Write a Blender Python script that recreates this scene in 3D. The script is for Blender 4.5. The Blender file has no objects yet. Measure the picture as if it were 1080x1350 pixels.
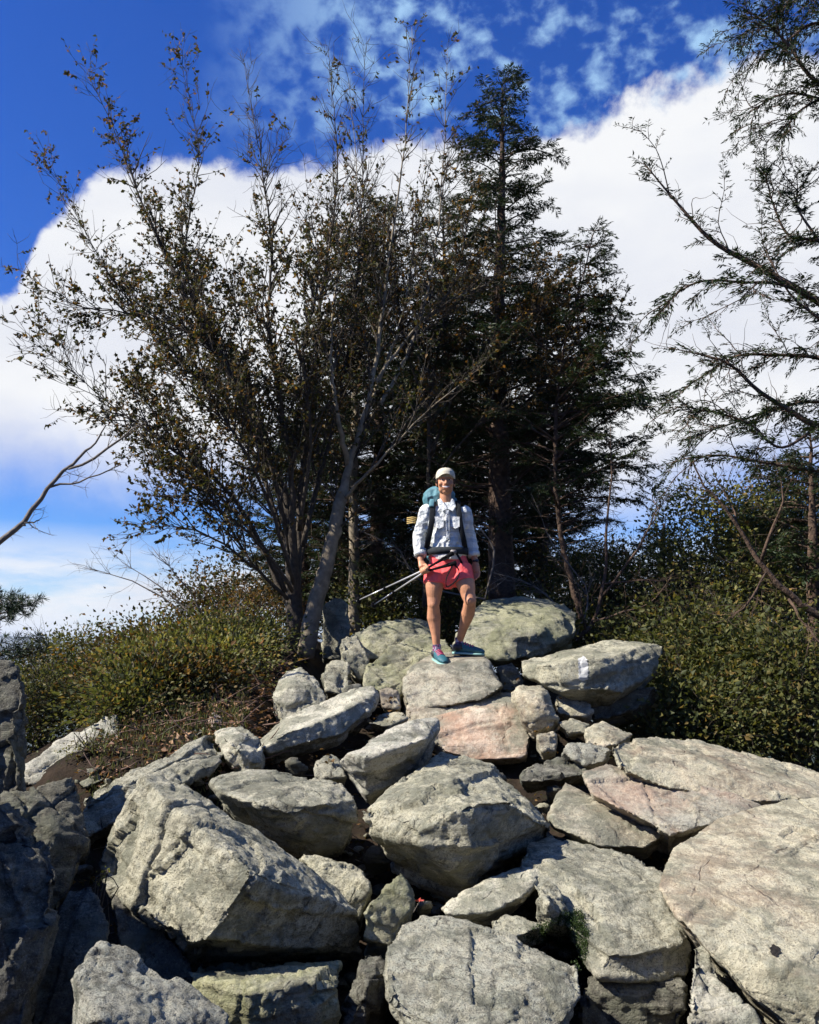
import bpy, bmesh, math, random
import numpy as np
from mathutils import Vector, Matrix
from mathutils.bvhtree import BVHTree
R = math.radians
scene = bpy.context.scene
COL = scene.collection
random.seed(7)
# ------------------------------------------------------------------ camera
F, TH = 1163.0, R(8.56)
CT, ST = math.cos(TH), math.sin(TH)
cam_d = bpy.data.cameras.new('camera'); cam = bpy.data.objects.new('camera', cam_d); COL.objects.link(cam)
cam.rotation_euler = (R(90) + TH, 0, 0)
cam_d.sensor_fit = 'HORIZONTAL'; cam_d.sensor_width = 36; cam_d.lens = 36 * F / 1080
cam_d.clip_start = .05; cam_d.clip_end = 20000
scene.camera = cam

def at(px, py, Y):
    "point at distance Y ahead that is seen at photo position px, py"
    x, y = (px - 540) / F, (675 - py) / F
    d = Vector((x, CT - y * ST, ST + y * CT))
    return d * (Y / d.y)

def tag(o, label=None, cat=None, group=None, kind=None):
    if label: o['label'] = label
    if cat: o['category'] = cat
    if group: o['group'] = group
    if kind: o['kind'] = kind
    return o

def empty(name, loc, label, cat, group=None):
    o = bpy.data.objects.new(name, None); COL.objects.link(o); o.location = loc
    o.empty_display_size = .1
    return tag(o, label, cat, group)

def mesh_np(name, V, faces_flat, sizes, mat, parent=None, smooth=False, origin=None):
    "V (n,3) world coordinates; origin = where the object's own origin goes"
    V = np.asarray(V, dtype=np.float64)
    if parent is not None: org = np.array(parent.matrix_world.translation if parent.type != 'EMPTY' else parent.location)
    else: org = np.array(origin) if origin is not None else np.zeros(3)
    me = bpy.data.meshes.new(name)
    faces_flat = np.asarray(faces_flat, dtype=np.int32); sizes = np.asarray(sizes, dtype=np.int32)
    me.vertices.add(len(V)); me.vertices.foreach_set('co', (V - org).astype(np.float32).ravel())
    me.loops.add(len(faces_flat)); me.loops.foreach_set('vertex_index', faces_flat)
    me.polygons.add(len(sizes))
    st = np.concatenate(([0], np.cumsum(sizes)[:-1])).astype(np.int32)
    me.polygons.foreach_set('loop_start', st)
    me.polygons.foreach_set('loop_total', sizes)
    if smooth: me.polygons.foreach_set('use_smooth', np.ones(len(sizes), dtype=bool))
    me.update(calc_edges=True)
    if mat: me.materials.append(mat)
    o = bpy.data.objects.new(name, me); COL.objects.link(o)
    if parent is not None: o.parent = parent
    else: o.location = org
    return o

def bm_obj(name, bm, mat, parent=None, smooth=True, origin=None):
    org = Vector(origin) if origin is not None else (parent.location.copy() if parent is not None and parent.type == 'EMPTY' else Vector((0, 0, 0)))
    if parent is not None and parent.type != 'EMPTY': org = parent['_org'] if '_org' in parent else org; org = Vector(org)
    me = bpy.data.meshes.new(name)
    bmesh.ops.translate(bm, verts=bm.verts, vec=-org)
    bm.to_mesh(me); bm.free()
    if smooth: me.polygons.foreach_set('use_smooth', np.ones(len(me.polygons), dtype=bool))
    if mat: me.materials.append(mat)
    o = bpy.data.objects.new(name, me); COL.objects.link(o)
    if parent is not None: o.parent = parent
    else: o.location = org
    return o

# ------------------------------------------------------------------ noise in numpy
def _h(ix, iy, iz, seed):
    n = (ix * 374761393 + iy * 668265263 + iz * 2147483647 + seed * 1274126177) & 0xffffffff
    n = ((n ^ (n >> 13)) * 1274126177) & 0xffffffff
    n = ((n ^ (n >> 16)) * 2246822519) & 0xffffffff
    return ((n ^ (n >> 15)) & 0xffffff) / float(0xffffff)

def vnoise(P, seed=0):
    i = np.floor(P).astype(np.int64); f = P - i; u = f * f * (3 - 2 * f)
    r = 0
    for a in (0, 1):
        wa = u[:, 0] if a else 1 - u[:, 0]
        for b in (0, 1):
            wb = u[:, 1] if b else 1 - u[:, 1]
            for c in (0, 1):
                wc = u[:, 2] if c else 1 - u[:, 2]
                r = r + wa * wb * wc * _h(i[:, 0] + a, i[:, 1] + b, i[:, 2] + c, seed)
    return r * 2 - 1

def fbm(P, seed=0, oct=3):
    r = 0; a = 1; t = 0
    for k in range(oct):
        r = r + a * vnoise(P * 2.03 ** k + 17.3 * k, seed + k); t += a; a *= .5
    return r / t

def facets(P, seed=0):
    "piecewise flat chips: in each random cell the surface follows its own tilted plane"
    i = np.floor(P).astype(np.int64); best = np.full(len(P), 1e9); val = np.zeros(len(P))
    for a in (-1, 0, 1):
        for b in (-1, 0, 1):
            for c in (-1, 0, 1):
                X, Y, Z = i[:, 0] + a, i[:, 1] + b, i[:, 2] + c
                q = np.stack([X + _h(X, Y, Z, seed), Y + _h(X, Y, Z, seed + 1), Z + _h(X, Y, Z, seed + 2)], 1)
                d = ((P - q) ** 2).sum(1)
                g = np.stack([_h(X, Y, Z, seed + 3), _h(X, Y, Z, seed + 4), _h(X, Y, Z, seed + 5)], 1) - .5
                v = ((P - q) * g).sum(1) * 1.6 + (_h(X, Y, Z, seed + 6) - .5) * .9
                m = d < best
                best = np.where(m, d, best); val = np.where(m, v, val)
    return val

# ------------------------------------------------------------------ node helper
class NT:
    def __init__(s, tree): s.t = tree; s.t.nodes.clear()
    def n(s, typ, ins=None, **kw):
        nd = s.t.nodes.new(typ)
        for k, v in kw.items(): setattr(nd, k, v)
        for k, v in (ins or {}).items():
            sock = nd.inputs[k]
            if isinstance(v, bpy.types.NodeSocket): s.t.links.new(v, sock)
            else: sock.default_value = v
        return nd
    def math(s, op, a, b=0.0, c=None, clamp=False):
        nd = s.t.nodes.new('ShaderNodeMath'); nd.operation = op; nd.use_clamp = clamp
        for k, v in enumerate((a, b) if c is None else (a, b, c)):
            if isinstance(v, bpy.types.NodeSocket): s.t.links.new(v, nd.inputs[k])
            else: nd.inputs[k].default_value = v
        return nd.outputs[0]
    def noise(s, vec, scale, detail=4, rough=.55, dist=0.0, out='Fac'):
        nd = s.n('ShaderNodeTexNoise', {'Vector': vec, 'Scale': scale, 'Detail': detail, 'Roughness': rough, 'Distortion': dist})
        return nd.outputs[out]
    def ramp(s, fac, stops, interp='LINEAR'):
        nd = s.t.nodes.new('ShaderNodeValToRGB'); cr = nd.color_ramp; cr.interpolation = interp
        while len(cr.elements) < len(stops): cr.elements.new(.5)
        for e, (p, c) in zip(cr.elements, stops):
            e.position = p; e.color = (c, c, c, 1) if not hasattr(c, '__len__') else (*c, 1)
        s.t.links.new(fac, nd.inputs[0]); return nd.outputs[0]
    def mix(s, fac, a, b, blend='MIX'):
        nd = s.t.nodes.new('ShaderNodeMix'); nd.data_type = 'RGBA'; nd.blend_type = blend
        for k, v in ((0, fac), (6, a), (7, b)):
            if isinstance(v, bpy.types.NodeSocket): s.t.links.new(v, nd.inputs[k])
            else: nd.inputs[k].default_value = v if k == 0 else (*v[:3], 1)
        return nd.outputs[2]

def new_mat(name):
    m = bpy.data.materials.new(name); m.use_nodes = True
    return m, NT(m.node_tree)

def simple(name, col, rough=.7, var=.0, scale=30, metallic=0.0, bump=0.0, spec=.5):
    m, N = new_mat(name)
    tc = N.n('ShaderNodeTexCoord').outputs['Object']
    c = col
    if var:
        f = N.noise(tc, scale, 4)
        c = N.mix(N.ramp(f, [(.3, 0), (.7, 1)]), [x * (1 - var) for x in col], [min(1, x * (1 + var)) for x in col])
    ins = {'Roughness': rough, 'Metallic': metallic, 'Specular IOR Level': spec, 'Base Color': c if not isinstance(c, (tuple, list)) else (*c[:3], 1)}
    if bump:
        b = N.n('ShaderNodeBump', {'Height': N.noise(tc, scale * 1.7, 4), 'Strength': 1.0, 'Distance': bump})
        ins['Normal'] = b.outputs[0]
    p = N.n('ShaderNodeBsdfPrincipled', ins)
    N.n('ShaderNodeOutputMaterial', {'Surface': p.outputs[0]})
    return m

# ------------------------------------------------------------------ sky, clouds, sun
SUN = Vector((-.70, -.20, .68)).normalized()
el, rot = math.asin(SUN.z), math.atan2(SUN.x, SUN.y)
sd = bpy.data.lights.new('sun', 'SUN'); sd.energy = 5.0; sd.angle = R(.5); sd.color = (1, .94, .84)
so = bpy.data.objects.new('sun', sd); COL.objects.link(so); so.rotation_euler = (-SUN).to_track_quat('-Z', 'Y').to_euler(); so.location = (-8, -4, 12)

world = bpy.data.worlds.new('World'); scene.world = world; world.use_nodes = True
W = NT(world.node_tree)
tc = W.n('ShaderNodeTexCoord').outputs['Generated']
sep = W.n('ShaderNodeSeparateXYZ', {0: tc})
dx, dy, dz = sep.outputs
az = W.math('ARCTAN2', dx, dy)                       # 0 straight ahead, + to the right
elv = W.math('ARCSINE', W.math('MULTIPLY', dz, .9999))
def azel(px, py):
    d = at(px, py, 1).normalized(); return math.atan2(d.x, d.y), math.asin(d.z)
def curve_of(pts):
    "height of a cloud edge as a function of azimuth"
    ae = [azel(*p) for p in pts]; ae.sort()
    nd = W.t.nodes.new('ShaderNodeFloatCurve'); c = nd.mapping.curves[0]
    mx = lambda a: (a + 1.0) / 2.0
    pp = [(0, ae[0][1])] + [(mx(a), e) for a, e in ae] + [(1, ae[-1][1])]
    while len(c.points) < len(pp): c.points.new(.5, .5)
    for q, (x, y) in zip(c.points, pp): q.location = (x, y)
    nd.mapping.update()
    W.t.links.new(W.math('MULTIPLY_ADD', az, .5, .5, clamp=True), nd.inputs['Value'])
    return nd.outputs[0]
wn1 = W.noise(tc, 5.0, 8, .6); wn2 = W.noise(tc, 18.0, 10, .62, .2)
wob = W.math('ADD', W.math('MULTIPLY_ADD', wn1, .12, -.06), W.math('MULTIPLY_ADD', wn2, .06, -.03))
top_e = curve_of([(-200, 430), (-60, 400), (0, 405), (45, 325), (110, 240), (200, 222), (330, 228), (430, 205), (520, 180), (620, 172), (700, 168), (780, 150), (850, 122), (940, 95), (1060, 80), (1200, 60)])
bot_e = curve_of([(-200, 600), (0, 590), (100, 600), (250, 610), (500, 640), (800, 660), (880, 640), (1000, 600), (1200, 560)])
e1 = W.math('ADD', elv, wob)
m_top = W.n('ShaderNodeMapRange', {'Value': W.math('SUBTRACT', top_e, e1), 'From Min': -.008, 'From Max': .012}, interpolation_type='SMOOTHSTEP').outputs[0]
m_bot = W.n('ShaderNodeMapRange', {'Value': W.math('SUBTRACT', W.math('ADD', elv, W.math('MULTIPLY', wob, .8)), bot_e), 'From Min': -.07, 'From Max': .05}, interpolation_type='SMOOTHSTEP').outputs[0]
big = W.math('MULTIPLY', m_top, m_bot)
# the cloud bank stands over the view; overhead and behind it the sky is clear
front = W.n('ShaderNodeMapRange', {'Value': dy, 'From Min': .05, 'From Max': .55}).outputs[0]
big = W.math('MULTIPLY', big, front)
# thin low cloud near the horizon
low_n = W.noise(W.n('ShaderNodeMapping', {'Vector': tc, 'Scale': (3, 3, 14)}).outputs[0], 1.6, 7, .6)
low = W.math('MULTIPLY', W.n('ShaderNodeMapRange', {'Value': elv, 'From Min': .13, 'From Max': .075}).outputs[0],
             W.n('ShaderNodeMapRange', {'Value': low_n, 'From Min': .28, 'From Max': .52}).outputs[0])
# small broken puffs high up on the right
pn = W.noise(W.n('ShaderNodeMapping', {'Vector': tc, 'Rotation': (0, 0, .5), 'Scale': (1, 1, 1.3)}).outputs[0], 34.0, 6, .52, .12)
pl = W.noise(tc, 4.3, 2)
puff = W.n('ShaderNodeMapRange', {'Value': W.math('ADD', W.math('MULTIPLY', pn, .7), W.math('MULTIPLY', pl, .5)), 'From Min': .53, 'From Max': .76}, interpolation_type='SMOOTHSTEP').outputs[0]
pz = W.n('ShaderNodeMapRange', {'Value': az, 'From Min': -.26, 'From Max': .0}).outputs[0]
pe = W.n('ShaderNodeMapRange', {'Value': elv, 'From Min': .47, 'From Max': .56}).outputs[0]
puff = W.math('MULTIPLY', W.math('MULTIPLY', puff, W.math('MULTIPLY', pz, pe)), .75)
cov = W.math('MAXIMUM', W.math('MAXIMUM', big, W.math('MULTIPLY', low, .95)), 0.0)
sky = W.n('ShaderNodeTexSky', sky_type='NISHITA', sun_disc=False, sun_elevation=el, sun_rotation=rot, altitude=400, air_density=1.0, dust_density=.25, ozone_density=2.5)
SKY = .050
# the photo's deep polarised blue: the sky's own colour, richer
hs = W.n('ShaderNodeHueSaturation', {'Hue': .512, 'Saturation': 1.33, 'Value': 1.0, 'Color': sky.outputs[0]})
skyc = W.mix(1.0, hs.outputs[0], (.62, 1.05, 1.62), 'MULTIPLY')
cn = W.noise(W.n('ShaderNodeMapping', {'Vector': tc, 'Scale': (1, 1, 2.2)}).outputs[0], 4.0, 7, .5)
cloudc = W.ramp(cn, [(.30, (7.6, 7.9, 8.8)), (.56, (9.4, 9.5, 9.7))])
colr = W.mix(cov, W.mix(puff, skyc, (5.2, 8.2, 11.0)), cloudc)
bg = W.n('ShaderNodeBackground', {'Color': colr, 'Strength': SKY})
W.n('ShaderNodeOutputWorld', {'Surface': bg.outputs[0]})
world.cycles.sampling_method = 'AUTOMATIC'
vs = scene.view_settings; vs.view_transform = 'Standard'; vs.look = 'None'; vs.gamma = 1; vs.exposure = 1.0
scene.cycles.max_bounces = 5; scene.cycles.diffuse_bounces = 2; scene.cycles.transparent_max_bounces = 4
scene.cycles.use_denoising = True
# ------------------------------------------------------------------ rock material
def rock_mat(name, base=(.42, .40, .305), dark=(.075, .072, .052), pink=0.0, moss=0.0, lichen=.5, grain=1.0):
    m, N = new_mat(name)
    oi = N.n('ShaderNodeObjectInfo').outputs['Random']
    tc = N.n('ShaderNodeTexCoord').outputs['Object']
    off = N.n('ShaderNodeCombineXYZ', {0: N.math('MULTIPLY', oi, 37.0), 1: N.math('MULTIPLY', oi, 91.0), 2: oi}).outputs[0]
    v = N.n('ShaderNodeVectorMath', {0: tc, 1: off}, operation='ADD').outputs[0]
    big = N.noise(v, 2.2, 6, .68); mid = N.noise(v, 7, 8, .74, .3); fine = N.noise(v, 42, 6, .75); spk = N.noise(v, 130, 3, .7)
    c = N.mix(N.ramp(big, [(.32, 0), (.68, 1)]), [x * .82 for x in base], [x * 1.15 for x in base])
    # weathered dark patches and pale lichen rosettes
    dk = N.math('MULTIPLY', N.ramp(N.math('ADD', N.math('MULTIPLY', mid, .6), N.math('MULTIPLY', fine, .4)), [(.48, 0), (.55, 1)]), .8)
    c = N.mix(dk, c, dark)
    vor = N.n('ShaderNodeTexVoronoi', {'Vector': v, 'Scale': 26.0}, distance='EUCLIDEAN').outputs['Distance']
    lm = N.math('MULTIPLY', N.ramp(N.math('SUBTRACT', N.math('ADD', N.math('MULTIPLY', mid, .8), N.math('MULTIPLY', fine, .5)), N.math('MULTIPLY', vor, .35)), [(.46, 0), (.54, 1)]), lichen)
    c = N.mix(lm, c, (.42, .42, .34))
    c = N.mix(N.math('MULTIPLY', N.ramp(spk, [(.54, 0), (.63, 1)]), .75), c, [x * .9 for x in dark])
    c = N.mix(N.math('MULTIPLY', N.ramp(spk, [(.30, 1), (.40, 0)]), .6), c, (.42, .40, .33))
    # broad stains where lichen has greyed the stone
    st = N.math('MULTIPLY', N.ramp(N.noise(v, 2.6, 10, .74, .8), [(.49, 0), (.56, 1)]), .66)
    c = N.mix(st, c, (.125, .13, .098))
    sk = N.noise(N.n('ShaderNodeMapping', {'Vector': v, 'Rotation': (.35, -.25, .4), 'Scale': (1.2, 1.2, 6.0)}).outputs[0], 2.6, 8, .7, .25)
    c = N.mix(N.math('MULTIPLY', N.ramp(sk, [(.52, 0), (.62, 1)]), .45), c, (.10, .095, .07))
    c = N.mix(N.math('MULTIPLY', N.ramp(sk, [(.36, 1), (.44, 0)]), .35), c, (.46, .44, .36))
    # thin dark hairline cracks
    wv = N.n('ShaderNodeTexWave', {'Vector': N.n('ShaderNodeMapping', {'Vector': v, 'Rotation': (.5, .3, .8)}).outputs[0], 'Scale': 1.3, 'Distortion': 9.0, 'Detail': 4.0, 'Detail Scale': 1.4})
    cr = N.math('MULTIPLY', N.ramp(wv.outputs['Fac'], [(0, 1), (.006, 0)]), N.ramp(mid, [(.5, 0), (.6, 1)]))
    c = N.mix(N.math('MULTIPLY', cr, .75), c, (.035, .03, .025))
    if pink:
        c = N.mix(N.math('MULTIPLY', N.ramp(N.math('ADD', N.math('MULTIPLY', big, .75), N.math('MULTIPLY', mid, .25)), [(.46, 0), (.60, 1)]), pink), c, N.mix(fine, (.42, .20, .12), (.46, .32, .24)))
    if moss:
        c = N.mix(N.math('MULTIPLY', N.ramp(N.math('ADD', N.math('MULTIPLY', big, .7), N.math('MULTIPLY', fine, .3)), [(.44, 0), (.56, 1)]), moss), c, (.30, .31, .12))
    c = N.mix(1.0, c, N.ramp(oi, [(0, (.88, .88, .90)), (1, (1.1, 1.08, 1.02))]), 'MULTIPLY')
    h = N.math('ADD', N.math('MULTIPLY', mid, 1.0), N.math('ADD', N.math('MULTIPLY', fine, .55), N.math('MULTIPLY', spk, .25)))
    h = N.math('SUBTRACT', N.math('ADD', h, N.math('MULTIPLY', sk, .9)), N.math('MULTIPLY', cr, .35))
    b = N.n('ShaderNodeBump', {'Height': h, 'Strength': 1.0, 'Distance': .024 * grain})
    p = N.n('ShaderNodeBsdfPrincipled', {'Base Color': c, 'Roughness': .88, 'Specular IOR Level': .25, 'Normal': b.outputs[0]})
    N.n('ShaderNodeOutputMaterial', {'Surface': p.outputs[0]})
    return m
RM = dict(
    grey=rock_mat('rock_grey'),
    pale=rock_mat('rock_pale', (.50, .475, .385), (.13, .125, .10), lichen=.7, grain=.8),
    tan=rock_mat('rock_tan', (.45, .42, .315), (.13, .12, .088), pink=.2, lichen=.4, grain=.8),
    pink=rock_mat('rock_pink', (.50, .44, .36), (.16, .12, .09), pink=.6, lichen=.3, grain=.6),
    peach=rock_mat('rock_peach', (.44, .40, .30), (.13, .115, .085), pink=.4, lichen=.4, grain=.7),
    dark=rock_mat('rock_shaded', (.115, .11, .092), (.035, .034, .03), lichen=.2),  # same stone as the others, with its shade put into the colour
    moss=rock_mat('rock_mossy', (.36, .345, .25), (.085, .085, .058), moss=.3, lichen=.4),
    speck=rock_mat('rock_speckled', (.40, .385, .305), (.05, .05, .042), lichen=.85, grain=1.2),
)
GAP = {}
def grow_pts(P, k):
    cx = sum(p[0] for p in P) / len(P); cy = sum(p[1] for p in P) / len(P)
    return [(cx + (p[0] - cx) * k, cy + (p[1] - cy) * k, *p[2:]) for p in P]
def rock(label, Y0, pts, mat='grey', thick=.5, shrink=.88, drop=.25, name='boulder', amp=1.0, strata=1.0, seed=None, vox=None, cat='boulder', group=None, extra=None, chips=7, ncrack=3, blocky=1.0):
    """outline and ridge points (photo x, y, depth offset) of one block; the hidden back is the outline
    carried away from the viewer and in, so the block has its real thickness"""
    pts = grow_pts(pts, 1.035)
    seed = seed if seed is not None else (abs(hash(label)) if False else sum(ord(c) * (i + 1) for i, c in enumerate(label))) % 9973
    rs = np.random.RandomState(seed)
    F3 = np.array([at(p[0], p[1], Y0 + (p[2] if len(p) > 2 else 0)) for p in pts])
    c = F3.mean(0)
    B = F3 * (1 + (thick / F3[:, 1]))[:, None]
    cb = B.mean(0); B = cb + (B - cb) * shrink; B[:, 2] -= drop * thick
    A = np.concatenate([F3, B])
    if extra: A = np.concatenate([A, np.array([at(p[0], p[1], Y0 + p[2]) for p in extra])])
    bm = bmesh.new()
    for p in A: bm.verts.new(p)
    r = bmesh.ops.convex_hull(bm, input=bm.verts)
    bmesh.ops.delete(bm, geom=[v for v in bm.verts if not v.link_faces], context='VERTS')
    bmesh.ops.recalc_face_normals(bm, faces=bm.faces)
    fs = sorted(bm.faces, key=lambda f: -f.calc_area())
    bed = np.array(max(fs[:6], key=lambda f: f.calc_area() * (.3 + abs(f.normal.z))).normal)
    size = float(np.ptp(A, axis=0).max()); s = min(size, 1.2)
    def slice_off(co, no):
        g = bmesh.ops.bisect_plane(bm, geom=bm.verts[:] + bm.edges[:] + bm.faces[:], plane_co=co, plane_no=no, clear_outer=True)
        ed = [q for q in g['geom_cut'] if isinstance(q, bmesh.types.BMEdge)]
        if len(ed) > 2: bmesh.ops.contextual_create(bm, geom=ed)
    for q in range(chips):
        # break an edge or a corner away along a flat plane
        vs_ = [v for v in bm.verts if v.link_faces]
        if q % 4 == 0: no = vs_[rs.randint(len(vs_))].normal.copy(); dep = rs.uniform(.02, .045) * s
        else:
            es = sorted(bm.edges, key=lambda q_: -q_.calc_length())[:16]; e_ = es[rs.randint(len(es))]
            if len(e_.link_faces) < 2: continue
            w1 = rs.uniform(.25, .75)
            no = e_.link_faces[0].normal * w1 + e_.link_faces[1].normal * (1 - w1); dep = rs.uniform(.015, .06) * s
        no = (Vector(no) + Vector(rs.normal(size=3)) * .10).normalized()
        far_ = max(bm.verts, key=lambda v_: v_.co.dot(no))
        slice_off(far_.co - no * dep, no); bmesh.ops.recalc_face_normals(bm, faces=bm.faces); bm.normal_update()
    bmesh.ops.triangulate(bm, faces=bm.faces)
    me = bpy.data.meshes.new('tmp'); bm.to_mesh(me); bm.free()
    o = bpy.data.objects.new('tmp', me); COL.objects.link(o)
    mod = o.modifiers.new('r', 'REMESH'); mod.mode = 'VOXEL'; mod.voxel_size = vox or max(.0085, .0027 * Y0)
    dg = bpy.context.evaluated_depsgraph_get(); ev = o.evaluated_get(dg); m2 = ev.to_mesh()
    n = len(m2.vertices); V = np.empty(n * 3, dtype=np.float32); m2.vertices.foreach_get('co', V); V = V.reshape(-1, 3).astype(np.float64)
    Nn = np.empty(n * 3, dtype=np.float32); m2.vertices.foreach_get('normal', Nn); Nn = Nn.reshape(-1, 3).astype(np.float64)
    L = len(m2.loops); lf = np.empty(L, dtype=np.int32); m2.loops.foreach_get('vertex_index', lf)
    sz = np.empty(len(m2.polygons), dtype=np.int32); m2.polygons.foreach_get('loop_total', sz)
    ev.to_mesh_clear(); bpy.data.objects.remove(o); bpy.data.meshes.remove(me)
    s = min(size, 1.2)
    o3 = rs.rand(3) * 50
    P = V + o3
    d = fbm(P * (2.2 / s), seed, 3) * .012 * s
    # blocks broken away: jittered brick cells lined up with the bedding, each standing at its own height
    a1 = np.cross(bed, rs.normal(size=3)); a1 /= np.linalg.norm(a1); a2 = np.cross(bed, a1)
    Lc = np.stack([P @ a1, P @ a2, P @ bed * 1.7], 1)
    for kk, am, wp in ((2.1, .046, .22), (4.6, .020, .18), (11.0, .009, .15)):
        Q_ = Lc * (kk / s); Q_ = Q_ + wp * np.stack([fbm(Q_ * 1.6, seed + 200, 3), fbm(Q_ * 1.6, seed + 210, 3), fbm(Q_ * 1.6, seed + 220, 3)], 1)
        Q_[:, 0] += .37 * np.floor(Q_[:, 1]); Q_[:, 1] += .23 * np.floor(Q_[:, 2])
        I_ = np.floor(Q_).astype(np.int64); hh_ = _h(I_[:, 0], I_[:, 1], I_[:, 2], seed + 240)
        d -= np.where(hh_ > .55, (hh_ - .55) / .45, 0) * am * s * blocky
    d += facets(P * (7.0 / s), seed + 9) * .006 * s + facets(P * (20.0 / s), seed + 19) * .004 * s
    # bedding: ledges that run along the sides
    w = V @ bed + fbm(P * 2.5 / s, seed + 5, 2) * .05 * s
    hgt = (.055 + .05 * rs.rand()) * min(1, s + .2)
    k = w / hgt; i0 = np.floor(k); f = k - i0
    z0 = np.zeros_like(i0, dtype=np.int64)
    h0 = _h(i0.astype(np.int64), z0, z0 + 1, seed); h1 = _h(i0.astype(np.int64) + 1, z0, z0 + 1, seed)
    t = np.clip((f - .8) / .2, 0, 1); ledge = (h0 * (1 - t) + h1 * t) - .5
    side = 1 - np.abs(Nn @ bed)
    d += ledge * .038 * s * strata * np.clip(side * 1.6, 0, 1)
    # fractures: nearly flat planes through the block, open as a groove, one side standing a little proud
    cm = V.mean(0)
    for q in range(ncrack):
        nn_ = rs.normal(size=3); nn_ = nn_ - bed * nn_.dot(bed) * (.9 if q % 2 else .2); nn_ /= np.linalg.norm(nn_)
        if q == 2: nn_ = bed + rs.normal(size=3) * .15; nn_ /= np.linalg.norm(nn_)
        u_ = (V - cm) @ nn_ - rs.uniform(-.28, .28) * s + fbm(P * (3.0 / s), seed + 70 + q, 4) * .07 * s
        ext = np.clip(fbm(P * (1.3 / s), seed + 90 + q, 2) * 5 + 1.1, 0, 1)
        d -= np.clip(1 - np.abs(u_) / (.006 * s + .004), 0, 1) * .028 * s * ext
        d += np.where(u_ > 0, .007, -.004) * s * ext
    d -= (1 - np.abs(fbm(P * (4.5 / s), seed + 61, 4)) * 3.5).clip(0, 1) ** 3 * .010 * s
    d += fbm(P * 14, seed + 40, 3) * .010 + fbm(P * 45, seed + 50, 2) * .004
    V = V + Nn * (d * amp)[:, None]
    org = (c[0], c[1] + thick * .4, V[:, 2].min())
    ob = mesh_np(name, V, lf, sz, RM[mat], smooth=True, origin=org)
    tag(ob, label, cat, group)
    return ob

def S(px, py): # depth of the slope of rubble seen at this height of the picture
    return 2.09 / (.256 + (py - 850) / 1163)

G = 'boulders of the rocky summit'
big_block = rock('big angular block, bright left face and dark right face, lower left', 3.6,
 [(192,1032,.55),(235,1024,.8),(275,1052,.8),(396,1134,.5),(473,1202,.5),(478,1250,.6),(310,1262,.22),(255,1254,-.1),(149,1165,.3),(133,1126,.4),(169,1060,.5),(322,1144,-.12)], 'grey', thick=.55, group=G, amp=.75)
rock('speckled grey boulder with rounded top, cut by the lower edge left of centre', 2.85,
 [(130,1244,.35),(165,1244,.4),(251,1287,.4),(322,1340,.35),(340,1420,.2),(94,1287,.15),(90,1340,.12),(85,1430,.1),(130,1340,-.05),(190,1420,-.1)], 'speck', thick=.5, group=G, amp=.6)
rock('ledge block with a yellow-green mossy top under the big angular block', 3.35,
 [(250,1262,.3),(330,1256,.45),(457,1256,.45),(446,1290,.1),(401,1298,0),(330,1314,-.05),(310,1296,0),(262,1300,.05),(250,1380,.1),(330,1400,.05),(440,1400,.1),(462,1300,.3)], 'moss', thick=.5, group=G, drop=.1)
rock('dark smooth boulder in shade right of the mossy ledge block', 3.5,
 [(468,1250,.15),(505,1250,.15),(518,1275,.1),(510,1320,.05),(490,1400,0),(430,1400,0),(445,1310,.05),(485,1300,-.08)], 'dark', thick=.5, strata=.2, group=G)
rock('broad flat-faced boulder at the bottom centre, cut by the lower photo edge', 3.2,
 [(507,1248,.25),(529,1214,.5),(564,1202,.65),(616,1212,.7),(680,1240,.65),(719,1249,.55),(762,1267,.35),(769,1306,.2),(727,1350,0),(700,1440,-.1),(576,1420,-.1),(513,1312,.0),(520,1290,-.02),(620,1360,-.12)], 'speck', thick=.5, group=G, amp=.7)
rock('squarish boulder with a dark undercut, above and right of the big angular block', 4.6,
 [(276,1043,.2),(286,1023,.35),(345,1014,.55),(441,1023,.5),(467,1055,.2),(467,1083,.1),(449,1118,.12),(417,1124,.12),(373,1106,.12),(345,1094,.14),(288,1062,.18),(285,1052,-.02),(345,1062,-.1),(381,1078,-.12),(430,1058,-.1)], 'grey', thick=.45, group=G, amp=.8)
rock('upturned boulder with a bright top end, propped in the centre of the pile', 5.0,
 [(442,995,.1),(489,967,.25),(545,943,.4),(576,949,.4),(584,967,.3),(568,995,.15),(545,1019,.1),(485,1053,.08),(462,1018,.08),(482,992,-.12),(538,972,-.10),(560,975,-.04)], 'pale', thick=.4, group=G, amp=.8)
center = rock('large rounded boulder with a rough front, centre of the picture', 4.35,
 [(470,1079,.1),(505,1043,.25),(537,1022,.5),(580,991,.95),(648,1009,.85),(692,1040,.6),(719,1079,.4),(734,1094,.3),(705,1112,.2),(640,1150,.1),(600,1174,.08),(529,1138,.1),(489,1115,.1),(541,1064,-.16),(608,1056,-.14),(672,1056,0),(560,1120,-.12),(620,1110,-.12)], 'grey', thick=.5, group=G, amp=.75)
rock('thin tilted slab wedged under the large rounded boulder', 4.05,
 [(582,1194,.0),(600,1184,.15),(650,1165,.25),(700,1132,.4),(716,1131,.4),(722,1153,.3),(688,1182,.05),(640,1206,-.05),(616,1214,-.05),(590,1204,-.03)], 'pale', thick=.25, group=G, strata=.6, amp=.7)
rock('small grey block beside the dark green moss', 3.95,
 [(712,1168,.1),(728,1164,.15),(742,1178,.12),(755,1200,.05),(752,1219,0),(716,1222,0),(708,1200,0),(725,1190,-.06)], 'grey', thick=.25, group=G)
rock('low dark stone between the thin slab and the bottom centre boulder', 3.85,
 [(642,1210,.1),(680,1203,.15),(714,1212,.1),(717,1228,0),(690,1236,-.03),(648,1230,0)], 'grey', thick=.25, group=G)
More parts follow.
